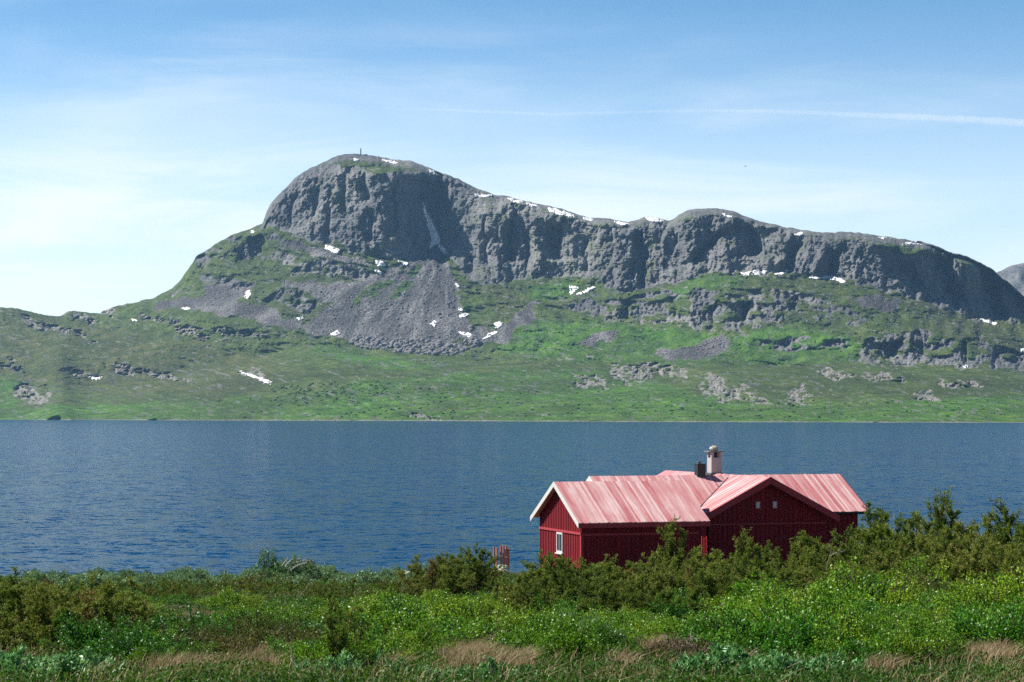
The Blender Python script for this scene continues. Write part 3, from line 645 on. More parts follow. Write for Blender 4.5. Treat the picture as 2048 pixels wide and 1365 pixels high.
TH, HD = 0.308, 112.0
hx0 = (1541.1 - 1024) / FPX * HD
HZ = 3.05
cabin = thing('red_cabin', 'red wooden cabin with faded red roofs and a white chimney by the lake', 'cabin', (hx0, HD, HZ), TH)
def zl(z): return z + CAMZ - HZ
zr, za, tp, tA = zl(-3.191), zl(-3.348), 0.523, 0.507
rr_ = random.Random(3)
def slope_boards(mb, p0, p1, down, wdt, tanp, bw=0.118, th=0.05):
    """boards from the ridge line p0-p1 down the slope"""
    p0, p1, down = Vector(p0), Vector(p1), Vector(down)
    ax = (p1 - p0); n = max(1, int(ax.length / bw)); ax = ax / n
    d = down * wdt + Vector((0, 0, -wdt * tanp)); nrm = Vector((down.x * tanp, down.y * tanp, 1)).normalized()
    for i in range(n):
        a, b = p0 + ax * (i + 0.03), p0 + ax * (i + 0.97)
        h = th + rr_.uniform(-0.006, 0.010); e = d * (1 + rr_.uniform(-0.004, 0.006))
        lo, hi = nrm * 0.0, nrm * h
        mb.box8([a + e + lo, b + e + lo, b + lo, a + lo, a + e + hi, b + e + hi, b + hi, a + hi], rr_.random())
def verge(mb, ridge, down, wdt, tanp, out, hgt=0.30, thk=0.035, drop=0.0):
    """barge board along the sloping edge of a roof"""
    r0, dn, o = Vector(ridge), Vector(down), Vector(out)
    e = dn * wdt + Vector((0, 0, -wdt * tanp)); up, lw = Vector((0, 0, 0.055 + drop)), Vector((0, 0, 0.055 - hgt))
    a, b = r0, r0 + e
    mb.box8([a + lw, b + lw, b + lw + o * thk, a + lw + o * thk, a + up, b + up, b + up + o * thk, a + up + o * thk], rr_.random())
X, Yn = Vector((1, 0, 0)), Vector((0, -1, 0))     # Yn points to the camera side
def roof_part(slopes, mat, verges, vmat, name='roof'):
    mb = MB()
    for sl in slopes: slope_boards(mb, *sl)
    ro = mb.build(name, mat, cabin)
    for vg, vm in zip(verges, vmat):
        mb = MB()
        for v in vg: verge(mb, *v)
        mb.build('barge_board', vm, ro)
    return ro
# left wing
wa_, la_, lr_, na_ = 3.576, 10.63, 4.05, 1.46
r0, r1 = (-la_, -na_ * -1 * -1 * -1, za), (-lr_, -na_ * -1 * -1 * -1, za)
yA = na_                                             # local y = -v
ra = roof_part([((-la_, yA, za), (-lr_, yA, za), (0, -1, 0), wa_, tA), ((-la_, yA, za), (-lr_, yA, za), (0, 1, 0), wa_, tA)], ROOF_X,
               [[((-la_, yA, za), (0, -1, 0), wa_ + 0.02, tA, (-1, 0, 0), 0.25), ((-la_, yA, za), (0, 1, 0), wa_ + 0.02, tA, (-1, 0, 0), 0.25)]], [WHITE])
mb = MB(); mb.box(-la_ + 0.02, -lr_, yA - wa_ - 0.03, yA - wa_ - 0.002, za - wa_ * tA - 0.20, za - wa_ * tA + 0.0); mb.build('eaves_board', RED_TRIM, ra)
# main body
yM, sM, rM, lM = 4.82, 3.4, 6.0, 7.62
rm = roof_part([((-lM, yM, zr), (rM, yM, zr), (0, -1, 0), sM, tp), ((-lM, yM, zr), (rM, yM, zr), (0, 1, 0), sM, tp)], ROOF_X,
               [[((-lM, yM, zr), (0, -1, 0), sM, tp, (-1, 0, 0)), ((-lM, yM, zr), (0, 1, 0), sM, tp, (-1, 0, 0))], [((rM, yM, zr), (0, -1, 0), sM, tp, (1, 0, 0), 0.2), ((rM, yM, zr), (0, 1, 0), sM, tp, (1, 0, 0), 0.2)]], [WHITE, RED_TRIM])
mb = MB(); ze = zr - sM * tp; mb.tube([(-lM + 3.6 + 4.2, yM - sM - 0.06, ze - 0.03), (rM - 0.02, yM - sM - 0.06, ze - 0.03)], [0.065, 0.065], 8); mb.build('gutter', BLACK, rm)
# cross wing
aC, LC = 3.69, 13.93
rc = roof_part([((0, 0, zr + 0.012), (0, LC, zr + 0.012), (-1, 0, 0), aC, tp), ((0, 0, zr + 0.012), (0, LC, zr + 0.012), (1, 0, 0), aC, tp)], ROOF_Y,
               [[((0, 0, zr + 0.012), (-1, 0, 0), aC, tp, (0, -1, 0), 0.34), ((0, 0, zr + 0.012), (1, 0, 0), aC, tp, (0, -1, 0), 0.34)]], [RED_TRIM])
# dark valley strip where the cross wing meets the main roof
mb = MB(); mb.tube([(-0.3, yM - 0.3, zr - 0.3 * tp + 0.075), (-2.9, yM - 2.9, zr - 2.9 * tp + 0.075)], [0.035, 0.035], 6); mb.build('valley_flashing', FLASH, rm)
def wall(p, q, top, mat=RED_WALL, z0=-0.6, bw=0.125):
    """upright boards with battens from p to q (outer face on the right-hand side of p->q), top(s) gives the height"""
    mb = MB(); p, q = Vector((p[0], p[1], 0)), Vector((q[0], q[1], 0)); Lw = (q - p).length; ax = (q - p) / Lw; out = Vector((ax.y, -ax.x, 0))
    n = max(2, int(round(Lw / bw))); w = Lw / n
    for i in range(n):
        s0, s1 = i * w, (i + 1) * w
        j = rr_.uniform(0, 0.004); A, B = p + ax * (s0 + 0.002), p + ax * (s1 - 0.002); o0, o1 = out * (-0.05), out * j
        zt = Vector((0, 0, 1))
        mb.box8([A + o1 + zt * z0, B + o1 + zt * z0, B + o0 + zt * z0, A + o0 + zt * z0, A + o1 + zt * top(s0), B + o1 + zt * top(s1), B + o0 + zt * top(s1), A + o0 + zt * top(s0)], rr_.random())
        if i % 2 == 0:
            A, B = p + ax * (s0 - 0.026), p + ax * (s0 + 0.026); o0, o1 = out * 0.003, out * 0.034
            t0 = min(top(max(s0 - 0.026, 0)), top(min(s0 + 0.026, Lw)))
            mb.box8([A + o1 + zt * z0, B + o1 + zt * z0, B + o0 + zt * z0, A + o0 + zt * z0, A + o1 + zt * t0, B + o1 + zt * t0, B + o0 + zt * t0, A + o0 + zt * t0], rr_.random())
    return mb.build('wall', mat, cabin)
# left wing walls
xg, yn, yf = -la_ + 0.36, yA - wa_ + 0.62, yA + wa_ - 0.42
topA = lambda y: za - abs(y - yA) * tA - 0.01
wg = wall((xg, yf), (xg, yn), lambda s: topA(yf - s)); wg['label'] = 'sunlit red board gable wall'
wall((xg, yn), (-lr_ + 0.05, yn), lambda s: topA(yn)); wall((-lr_ - 0.1, yf), (xg, yf), lambda s: topA(yf)); wall((-lr_ - 0.3, yn), (-lr_ - 0.3, yn + 2.2), lambda s: topA(yn) - 0.02)
zb = zl(-5.66)
mb = MB(); mb.box(xg - 0.075, xg - 0.036, yn - 0.05, yf + 0.05, zb - 0.05, zb + 0.06); mb.box(xg - 0.02, -lr_ - 0.35, yn - 0.075, yn - 0.036, zb - 0.09, zb + 0.01); mb.build('trim_band', RED_TRIM, cabin)
mb = MB(); mb.box(xg - 0.055, xg + 0.06, yn - 0.056, yn - 0.036, -0.6, zb - 0.1); mb.box(xg - 0.056, xg - 0.037, yn - 0.036, yn + 0.07, -0.6, zb - 0.06); mb.build('corner_board', RED_TRIM, cabin)
# left gable window
wy, ww, wz0, wz1 = (yn + yf) / 2 - 0.05, 0.44, zl(-6.72), zl(-5.74)
mb = MB(); xo = xg - 0.085
for (a0, a1, b0, b1) in ((wy - ww, wy - ww + 0.07, wz0, wz1), (wy + ww - 0.07, wy + ww, wz0, wz1), (wy - ww + 0.09, wy + ww - 0.09, wz0, wz0 + 0.10), (wy - ww + 0.09, wy + ww - 0.09, wz1 - 0.08, wz1), (wy - 0.012, wy + 0.012, wz0 + 0.1, wz1 - 0.08)):
    mb.box(xo, xg + 0.0, a0, a1, b0, b1)
wf = mb.build('window', WHITE, cabin)
mb = MB(); mb.box(xg - 0.052, xg - 0.04, wy - ww + 0.08, wy + ww - 0.08, wz0 + 0.08, wz1 - 0.06); mb.build('pane', GLASS, wf)
mb = MB(); mb.box(xg - 0.15, xg - 0.0, wy - ww - 0.05, wy + ww + 0.05, wz0 - 0.05, wz0 - 0.002); mb.build('sill', WHITE, wf)
# cross wing gable
yc, xc = 0.42, 3.05
topC = lambda x: zr - abs(x) * tp - 0.0
wall((-xc, yc), (xc, yc), lambda s: topC(s - xc)); wall((xc, yc), (xc, yM - sM + 0.6), lambda s: topC(xc))
wall((-xc, yM - sM + 0.6), (-xc, yc), lambda s: topC(xc))
zb2 = zl(-5.42)
mb = MB(); mb.box(-xc - 0.02, xc + 0.02, yc - 0.075, yc - 0.036, zb2 - 0.03, zb2 + 0.03); mb.build('trim_band', RED_TRIM, cabin)
for wx_ in (-0.50, 0.40):
    mb = MB(); zc = zl(-4.50)
    for (a0, a1, b0, b1) in ((-0.15, -0.10, -0.2, 0.2), (0.10, 0.15, -0.2, 0.2), (-0.10, 0.10, -0.2, -0.15), (-0.10, 0.10, 0.15, 0.2)):
        mb.box(wx_ + a0, wx_ + a1, yc - 0.06, yc, zc + b0, zc + b1)
    wf = mb.build('window', RED_TRIM, cabin)
    mb = MB(); mb.box(wx_ - 0.10, wx_ + 0.10, yc - 0.045, yc - 0.036, zc - 0.15, zc + 0.15); mb.build('pane', WHITE, wf)  # pane painted white to stand in for a pale reflection in the glass
# main body and lake side walls
ym0, ym1 = yM - sM + 0.55, yM + sM - 0.5
wall((xc + 0.02, ym0), (rM - 0.4, ym0), lambda s: zr - (sM - 0.55) * tp); wall((rM - 0.4, ym0), (rM - 0.4, ym1), lambda s: zr - abs(ym0 + s - yM) * tp)
wall((-lM + 0.4, ym1), (-lM + 0.4, ym0), lambda s: zr - abs(ym1 - s - yM) * tp); wall((rM - 0.4, ym1), (-lM + 0.4, ym1), lambda s: zr - (sM - 0.5) * tp)
wall((xc, ym1), (xc, LC - 0.4), lambda s: topC(xc)); wall((xc, LC - 0.4), (-xc, LC - 0.4), lambda s: topC(xc - s)); wall((-xc, LC - 0.4), (-xc, ym1), lambda s: topC(xc))
# chimney and flue
def chimney(cx, cy, h):
    mb = MB(); q = 0.29; zt = zr + h
    z0 = zr - 0.45
    mb.box(cx - q, cx + q, cy - q, cy + q, z0, zt - 0.30, 0.6)
    for sx in (-1, 1):
        for sy in (-1, 1):
            mb.box(cx + sx * q - (0.13 if sx > 0 else 0), cx + sx * q + (0.13 if sx < 0 else 0), cy + sy * q - (0.13 if sy > 0 else 0), cy + sy * q + (0.13 if sy < 0 else 0), zt - 0.30, zt, 0.5)
    c = mb.build('chimney', RENDERW, rc)
    mb = MB(); mb.box(cx - 0.10, cx + 0.10, cy - 0.10, cy + 0.10, zt - 0.29, zt - 0.01); mb.build('flue_liner', BLACK, c)
    mb = MB(); mb.box(cx - 0.44, cx + 0.44, cy - 0.38, cy + 0.38, zt + 0.002, zt + 0.05); mb.build('cap', SLATE, c)
    mb = MB(); mb.box(cx - q - 0.05, cx + q + 0.05, cy - q - 0.05, cy + q + 0.05, zr - 0.40, zr + 0.09); mb.build('flashing', FLASH, c)
    return zt
ccx, ccy = 0.02, 7.1
zt = chimney(ccx, ccy, 1.17)
R_ = Matrix.Rotation(TH, 4, 'Z'); cp = R_ @ Vector((ccx, ccy, zt)) + Vector((hx0, HD, HZ))
pale = NT('pale_stone'); po = pale.coord('Object')
pale.bsdf(pale.ramp(pale.noise(po, 9, 4, 0.6), [(0.35, (0.28, 0.26, 0.20)), (0.65, (0.52, 0.49, 0.42))]), 0.9, 0.2)
def stone(name, mat, r, seed, sq=(1, 0.9, 0.75)):
    bpyme = bpy.data.meshes.new(name); import bmesh
    bm = bmesh.new(); bmesh.ops.create_icosphere(bm, subdivisions=3, radius=1.0)
    for v in bm.verts:
        c = v.co.copy(); k = 0.0
        k = 0.78 + 0.5 * float(fbm(c.x * 1.3 + seed * 7.1 + c.z, c.y * 1.3 + seed * 3.3 - c.z * 0.7, 3, 90))
        c.x = round(c.x * 3.2) / 3.2 * 0.35 + c.x * 0.65; c.z = round(c.z * 2.6) / 2.6 * 0.4 + c.z * 0.6
        v.co = Vector((c.x * sq[0], c.y * sq[1], c.z * sq[2])) * (r * k)
    bm.to_mesh(bpyme); bm.free(); bpyme.materials.append(mat); bpyme.update()
    return bpyme
o = link('stone', stone('stone', pale.m, 0.21, 1), None, (cp.x - 0.02, cp.y, cp.z + 0.16)); tag(o, 'rounded pale stone weighing down the slab on the white chimney', 'stone')
mb = MB(); fx, fy = -1.72, yM + 0.0
mb.box(fx - 0.22, fx + 0.22, fy - 0.22, fy + 0.22, zr - 0.35, zr + 0.62)
fl = mb.build('stove_flue', BLACK, rm)
mb = MB(); mb.tube([(fx - 0.05, fy, zr + 0.62), (fx - 0.05, fy, zr + 0.72)], [0.09, 0.09], 12); mb.tube([(fx - 0.05, fy, zr + 0.72), (fx - 0.05, fy, zr + 0.745)], [0.12, 0.12], 12); mb.build('flue_pipe', SLATE, fl)

# posts tied with red and white tape
POSTM = paint('weathered_red_post', (0.34, 0.11, 0.08), (0.55, 0.30, 0.22), 0.9, 0.1, (6, 6, 0.6))
TAPE_R, TAPE_W = paint('red_tape', (0.65, 0.05, 0.04), (0.75, 0.09, 0.07), 0.5), paint('white_tape', (0.75, 0.7, 0.68), (0.85, 0.8, 0.78), 0.5)
PD = 108.0
for i, (x_, yt_, tz, lab) in enumerate(((988.5, 1094, 0.30, 'leftmost of the six weathered posts left of the cabin'), (993.5, 1095.5, 0.45, 'second post from the left in the cluster left of the cabin'), (1002, 1092, 0.78, 'third post from the left, left of the tallest trio by the cabin'), (1007.3, 1091.5, 0.76, 'middle one of the tallest trio of posts left of the cabin'), (1012.3, 1092, 0.62, 'right one of the tallest trio of posts left of the cabin'), (1016.5, 1097, 0.50, 'rightmost and shorter post of the cluster nearest the cabin'))):
    p = pt(x_, yt_, PD + (i % 2) * 0.25); g = G(p.x, p.y) - 0.1; h = p.z - g
    r = thing('wooden_post', lab, 'post', (p.x, p.y, g), 0, 'taped wooden posts by the shore')
    m = MB(); m.tube([(0, 0, 0), (0.005, 0, h * 0.6), (0.0, 0, h)], [0.058, 0.056, 0.052], 10, rr_.random()); m.build('post_shaft', POSTM, r)
    m = MB(); zz = h * 0.5 + tz * 0.3; m.tube([(0, 0, zz), (0, 0, zz + 0.06)], [0.064, 0.064], 10); m.build('tape', TAPE_R if i % 2 else TAPE_W, r)
# red slatted rack in front of the cabin
RACK = paint('bright_red_paint', (0.60, 0.03, 0.03), (0.72, 0.06, 0.05), 0.5)
p = pt(1404, 1073, 106.0); g = G(p.x, p.y); h = p.z - g
r = thing('slatted_rack', 'narrow bright red slatted rack standing in front of the dark cabin wall', 'rack', (p.x, p.y, g), 0.2)
for k in range(3):
    m = MB(); m.box(-0.02 + k * 0.11, 0.02 + k * 0.11, -0.02, 0.02, 0, h - (0.05 if k == 1 else 0)); m.build('upright', RACK, r)
for k in range(6):
    m = MB(); m.box(-0.05, 0.27, -0.045, -0.021, 0.25 + k * 0.26, 0.31 + k * 0.26); m.build('rung', RACK, r)

# stones at the shore
orng = NT('lichen_orange_stone'); oo = orng.coord('Object')
orng.bsdf(orng.ramp(orng.noise(oo, 5, 4, 0.6), [(0.35, (0.42, 0.13, 0.05)), (0.65, (0.60, 0.34, 0.20))]), 0.9, 0.2)
for i, (x_, y_, d, r_, mt, lab) in enumerate(((796, 1153, 92, 0.17, orng.m, 'leftmost orange tinted stone at the edge of the land'), (806, 1152, 92.3, 0.12, pale.m, 'small pale stone between the orange stone and the big white one'), (819, 1152, 92, 0.20, pale.m, 'large pale stone in the middle of the shore stones'), (840, 1157, 91, 0.21, orng.m, 'larger orange stone at the right end of the shore stones'), (828, 1158, 91, 0.15, orng.m, 'low orange stone just left of the larger orange one'), (836, 1146, 95, 0.12, pale.m, 'small white stone highest of the shore stones'),
        (995, 1141, 97, 0.17, pale.m, 'left stone of the pale heap below the posts'), (1003, 1136, 97.6, 0.17, pale.m, 'top left stone of the pale heap below the posts'), (1010, 1138, 97.3, 0.18, pale.m, 'top right stone of the pale heap below the posts'), (1003, 1144, 96.6, 0.16, pale.m, 'front stone of the pale heap below the posts'), (1012, 1145, 96.7, 0.13, pale.m, 'small right stone of the pale heap below the posts'))):
    p = pt(x_, y_, d); o = link('stone', stone('stone', mt, r_, i + 2, (1.25, 0.9, 0.8)), None, (p.x, p.y, p.z), (0, 0, i * 1.3))
    tag(o, lab, 'stone', 'stones on the shore')

# ------------------------------------------------------------------ plants
def unit(v): return v / np.maximum(np.linalg.norm(v, axis=-1, keepdims=True), 1e-9)
def leaf_quads(C, D, Lg, Wd, rng, fold=0.0):
    n = len(C); S_ = unit(np.cross(D, rng.normal(size=(n, 3)))); N_ = np.cross(S_, D)
    mid = C + D * (Lg * 0.45)[:, None]
    tip = C + D * Lg[:, None] + N_ * (Lg * rng.uniform(-0.15, 0.15, n))[:, None]
    a, b = mid + S_ * (Wd / 2)[:, None], mid - S_ * (Wd / 2)[:, None]
    if fold:
        c = mid - N_ * (Wd * fold)[:, None]
        V = np.stack([C, a, tip, c, b], 1)
        i = np.arange(n)[:, None] * 5
        return V.reshape(-1, 3), np.concatenate([i + np.array([[0, 1, 2, 3]]), i + np.array([[0, 3, 2, 4]])], 0), 2
    V = np.stack([C, a, tip, b], 1)
    return V.reshape(-1, 3), np.arange(n)[:, None] * 4 + np.array([[0, 1, 2, 3]]), 1
def foliage_mat(name, stops, trans=0.35, rough=0.5, spec=0.3, hue=0.25):
    k = NT(name)
    oi = k.n('ShaderNodeObjectInfo')
    f = k.math('ADD', k.math('MULTIPLY', k.attr('tint'), 0.8), k.math('MULTIPLY', oi.outputs['Random'], hue))
    c = k.ramp(f, stops)
    p = k.n('ShaderNodeBsdfPrincipled'); k.set(p.inputs['Base Color'], c); p.inputs['Roughness'].default_value = rough; p.inputs['Specular IOR Level'].default_value = spec
    tr = k.n('ShaderNodeBsdfTranslucent'); k.set(tr.inputs['Color'], k.mix(0.15, c, (0.25, 0.42, 0.02)))
    mx = k.n('ShaderNodeMixShader'); mx.inputs[0].default_value = trans
    k.t.links.new(p.outputs[0], mx.inputs[1]); k.t.links.new(tr.outputs[0], mx.inputs[2]); k.t.links.new(mx.outputs[0], k.out.inputs['Surface'])
    return k.m
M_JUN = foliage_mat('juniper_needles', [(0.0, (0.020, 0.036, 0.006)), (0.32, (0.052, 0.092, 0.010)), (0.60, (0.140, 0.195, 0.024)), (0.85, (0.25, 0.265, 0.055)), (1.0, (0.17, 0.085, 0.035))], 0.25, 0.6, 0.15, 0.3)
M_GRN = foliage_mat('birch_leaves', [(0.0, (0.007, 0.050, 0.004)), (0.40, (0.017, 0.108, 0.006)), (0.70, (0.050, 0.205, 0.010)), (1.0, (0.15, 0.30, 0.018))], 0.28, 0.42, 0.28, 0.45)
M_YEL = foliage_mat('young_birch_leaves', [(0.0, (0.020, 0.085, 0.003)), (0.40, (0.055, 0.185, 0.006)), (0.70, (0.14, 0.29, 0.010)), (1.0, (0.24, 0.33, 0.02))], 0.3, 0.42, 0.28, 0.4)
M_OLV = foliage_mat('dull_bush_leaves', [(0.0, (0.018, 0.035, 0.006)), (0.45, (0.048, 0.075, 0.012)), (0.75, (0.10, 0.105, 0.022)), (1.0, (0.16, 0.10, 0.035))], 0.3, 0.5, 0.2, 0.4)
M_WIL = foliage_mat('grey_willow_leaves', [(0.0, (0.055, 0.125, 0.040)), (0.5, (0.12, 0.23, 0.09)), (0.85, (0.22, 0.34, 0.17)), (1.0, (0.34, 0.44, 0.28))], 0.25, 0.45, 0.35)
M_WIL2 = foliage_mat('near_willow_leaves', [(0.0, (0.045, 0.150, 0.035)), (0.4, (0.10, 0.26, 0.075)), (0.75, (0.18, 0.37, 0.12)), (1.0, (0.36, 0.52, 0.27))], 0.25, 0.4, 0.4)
M_HEA = foliage_mat('heather_sprigs', [(0.0, (0.025, 0.04, 0.012)), (0.5, (0.07, 0.075, 0.02)), (1.0, (0.12, 0.07, 0.035))], 0.2, 0.6, 0.2)
M_PNK = foliage_mat('heather_blossom', [(0.0, (0.14, 0.05, 0.08)), (0.6, (0.30, 0.13, 0.20)), (1.0, (0.46, 0.26, 0.34))], 0.3, 0.6, 0.2)
M_DRY = foliage_mat('dry_grass_blades', [(0.0, (0.08, 0.075, 0.022)), (0.3, (0.22, 0.155, 0.075)), (0.65, (0.40, 0.30, 0.18)), (0.92, (0.52, 0.41, 0.27)), (1.0, (0.20, 0.24, 0.05))], 0.25, 0.6, 0.2)
M_COV = foliage_mat('low_leaves', [(0.0, (0.012, 0.042, 0.004)), (0.45, (0.032, 0.105, 0.008)), (0.8, (0.085, 0.14, 0.016)), (1.0, (0.15, 0.09, 0.03))], 0.3, 0.5, 0.2, 0.0)
BARK = paint('brown_bark', (0.045, 0.030, 0.020), (0.10, 0.075, 0.055), 0.95, 0.1)
PALEWOOD = paint('bleached_wood', (0.28, 0.25, 0.22), (0.50, 0.46, 0.41), 0.9, 0.1)

def foliage_mesh(name, C, D, Lg, Wd, tint, mat, rng, fold=0.0):
    v, f, k = leaf_quads(C, D, Lg, Wd, rng, fold)
    return mesh_np(name, v, f, mat, {'tint': ('FACE', np.concatenate([tint] * k))})
def stems_mesh(name, paths, mat):
    mb = MB()
    for P, r0, r1 in paths: mb.tube(P, list(np.linspace(r0, r1, len(P))), 4, rr_.random(), False)
    me = bpy.data.meshes.new(name); me.from_pydata(mb.v, [], mb.f)
    a = me.attributes.new('tint', 'FLOAT', 'FACE'); a.data.foreach_set('value', np.array(mb.a, np.float32)); me.materials.append(mat); me.update(); return me

def juniper(seed, H=1.0, spread=0.75, nst=15, nsec=6, nter=11, nbl=24, minel=22):
    rng = np.random.default_rng(seed); paths = []; Cs, Ds, Ls, Ws, Ts = [], [], [], [], []
    for i in range(nst):
        az = 2 * math.pi * (i + rng.random()) / nst; el = rad(rng.uniform(minel, 88)); ln = H * rng.uniform(0.72, 1.04) * (0.84 + 0.16 * math.sin(el))
        out = np.array([math.cos(az), math.sin(az), 0.0])
        end = out * ln * math.cos(el) * spread * 1.25 + np.array([0, 0, ln * math.sin(el)])
        ctrl = out * ln * math.cos(el) * spread * 0.75 + np.array([0, 0, ln * math.sin(el) * 0.32]) + rng.normal(size=3) * 0.05 * H
        base = out * 0.06 * H
        ts = np.linspace(0, 1, 7)[:, None]; P = (1 - ts) ** 2 * base + 2 * ts * (1 - ts) * ctrl + ts ** 2 * end
        P[:, 2] = np.maximum(P[:, 2], -0.02); paths.append((P, 0.016 * H, 0.003 * H)); sstate = rng.random()
        dead = rng.random() < 0.08
        for j in range(nsec):
            tt = rng.uniform(0.28, 1.0) if j else 1.0
            c = (1 - tt) ** 2 * base + 2 * tt * (1 - tt) * ctrl + tt ** 2 * end
            tg = unit(2 * (1 - tt) * (ctrl - base) + 2 * tt * (end - ctrl))
            d2 = unit(tg * 0.8 + rng.normal(size=3) * 0.55 + np.array([0, 0, 0.45])); l2 = H * rng.uniform(0.10, 0.24)
            e2 = c + d2 * l2; paths.append(([c, (c + e2) / 2 + rng.normal(size=3) * 0.01, e2], 0.005 * H, 0.0015 * H))
            for k in range(nter):
                t3 = rng.uniform(0.15, 1.0) if k else 1.0
                c3 = c + d2 * l2 * t3; d3 = unit(d2 * 0.7 + rng.normal(size=3) * 0.6 + np.array([0, 0, 0.30])); l3 = rng.uniform(0.04, 0.095)
                n = nbl; q = rng.random(n)
                cc = c3 + d3[None] * (q * l3)[:, None] + rng.normal(size=(n, 3)) * 0.006
                dd = unit(d3[None] * 0.9 + rng.normal(size=(n, 3)) * 0.55 + np.array([0, 0, 0.12]))
                Cs.append(cc); Ds.append(dd); Ls.append(rng.uniform(0.022, 0.042, n)); Ws.append(rng.uniform(0.007, 0.012, n))
                Ts.append(np.clip((1.0 if dead else 0.02 + 0.34 * q + 0.22 * sstate + 0.34 * tt * t3) + rng.normal(size=n) * 0.10, 0, 1.1))  # yellow-green tips, their colour also brightened to look sunlit; inner needles darker
    C, D = np.concatenate(Cs), np.concatenate(Ds)
    return foliage_mesh('foliage', C, D, np.concatenate(Ls), np.concatenate(Ws), np.concatenate(Ts), M_JUN, rng), stems_mesh('branches', paths, BARK)
def leafy(seed, H, Rd, nst, nlf, L0, L1, wr, mat, up=0.25, fold=0.0, tmin=0.30, dome=0.55):
    rng = np.random.default_rng(seed); paths = []; Cs, Ds, Ts = [], [], []
    ncl = max(5, int(nst / 18)); cl = []
    for q in range(ncl):
        a_ = 2.4 * q + rng.uniform(-0.4, 0.4); r_ = Rd * 0.85 * math.sqrt((q + 0.3) / ncl)
        cl.append((math.cos(a_) * r_, math.sin(a_) * r_, H * rng.uniform(0.45, 1.20) * (1 - dome * (r_ / Rd) ** 2), rng.random()))
    for i in range(nst):
        cx_, cy_, ch_, ct_ = cl[i % ncl]; a_ = rng.uniform(0, 6.283); q = math.sqrt(rng.random()); r_ = q * Rd * 0.42
        end = np.array([cx_ + math.cos(a_) * r_, cy_ + math.sin(a_) * r_, ch_ * (1 - 0.45 * q * q) * rng.uniform(0.85, 1.08)]); base = end * np.array([0.35, 0.35, 0]); ctrl = end * np.array([0.65, 0.65, 0.45]) + rng.normal(size=3) * 0.04
        ts = np.linspace(0, 1, 5)[:, None]; P = (1 - ts) ** 2 * base + 2 * ts * (1 - ts) * ctrl + ts ** 2 * end; paths.append((P, 0.006, 0.002))
        n = nlf; t_ = np.sort(tmin + (1 - tmin) * rng.random(n) ** 0.8)[:, None]
        c = (1 - t_) ** 2 * base + 2 * t_ * (1 - t_) * ctrl + t_ ** 2 * end + rng.normal(size=(n, 3)) * (0.016 + 0.035 * (1 - t_)) * (Rd / 0.5)
        c[:, 2] = np.maximum(c[:, 2], 0.01)
        tg = unit(2 * (1 - t_) * (ctrl - base) + 2 * t_ * (end - ctrl))
        Cs.append(c); Ds.append(unit(tg * 0.5 + rng.normal(size=(n, 3)) * 0.75 + np.array([0, 0, up])))
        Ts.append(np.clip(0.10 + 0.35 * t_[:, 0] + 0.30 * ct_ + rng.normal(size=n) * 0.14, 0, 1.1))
    C, D = np.concatenate(Cs), np.concatenate(Ds); L_ = rng.uniform(L0, L1, len(C))
    return foliage_mesh('foliage', C, D, L_, L_ * wr * rng.uniform(0.8, 1.2, len(C)), np.concatenate(Ts), mat, rng, fold), stems_mesh('branches', paths, BARK)

PROT = {}
def proto(key, name, cat, meshes):
    PROT[key] = [name, cat, meshes, None]
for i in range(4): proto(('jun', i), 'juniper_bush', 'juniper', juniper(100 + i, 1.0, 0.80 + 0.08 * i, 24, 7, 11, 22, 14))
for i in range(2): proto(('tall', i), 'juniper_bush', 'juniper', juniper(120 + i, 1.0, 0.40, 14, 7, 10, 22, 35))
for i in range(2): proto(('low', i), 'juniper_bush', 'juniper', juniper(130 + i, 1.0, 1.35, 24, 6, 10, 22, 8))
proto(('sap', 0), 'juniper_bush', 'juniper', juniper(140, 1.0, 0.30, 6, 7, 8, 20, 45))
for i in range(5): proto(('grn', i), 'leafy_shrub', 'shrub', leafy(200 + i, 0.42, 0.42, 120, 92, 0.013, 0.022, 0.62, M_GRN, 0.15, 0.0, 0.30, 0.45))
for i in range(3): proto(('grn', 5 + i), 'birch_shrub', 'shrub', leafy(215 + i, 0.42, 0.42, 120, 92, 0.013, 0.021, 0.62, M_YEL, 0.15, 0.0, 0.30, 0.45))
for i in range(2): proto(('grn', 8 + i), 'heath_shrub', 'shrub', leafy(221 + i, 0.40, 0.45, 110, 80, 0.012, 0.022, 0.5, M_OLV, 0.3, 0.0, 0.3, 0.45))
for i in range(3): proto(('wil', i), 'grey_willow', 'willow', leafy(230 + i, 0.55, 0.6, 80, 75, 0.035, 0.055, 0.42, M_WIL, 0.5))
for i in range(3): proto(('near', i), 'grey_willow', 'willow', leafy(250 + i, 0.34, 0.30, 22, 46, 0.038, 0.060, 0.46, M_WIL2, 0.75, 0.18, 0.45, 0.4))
PLACED = []
def plant(key, x, y, h, base_h, label, group, widen=1.0, sink=0.03):
    if key[0] == 'grn' and key[1] >= 5:
        for w in ('glossy bright green', 'bright green', 'deep green', 'small green', 'green leafy', 'leafy'):
            if w in label: label = label.replace(w, ('yellow green' if key[1] < 8 else 'dull olive') + (' small' if 'small' in w else '')); break
        group = group + (', yellow green ones' if key[1] < 8 else ', dull olive ones')
    name, cat, (fm, sm), root = PROT[key]
    loc = (x, y, G(x, y) - sink); rz = rr_.uniform(0, 6.28); sc = h / base_h; tl = (rr_.uniform(-0.1, 0.1), rr_.uniform(-0.1, 0.1))
    if root is None:
        r = thing(name, label, cat, loc, rz, group); r.scale = (sc * widen, sc * widen, sc); r.rotation_euler = (tl[0], tl[1], rz)
        link('foliage', fm, r); link('branches', sm, r); PROT[key][3] = r
    else: r = dup(root, loc, rz, (sc * widen, sc * widen, sc), label, group, tl)
    PLACED.append((x, y)); return r
def XD(pxx, d): return (pxx - 1024) / FPX * d
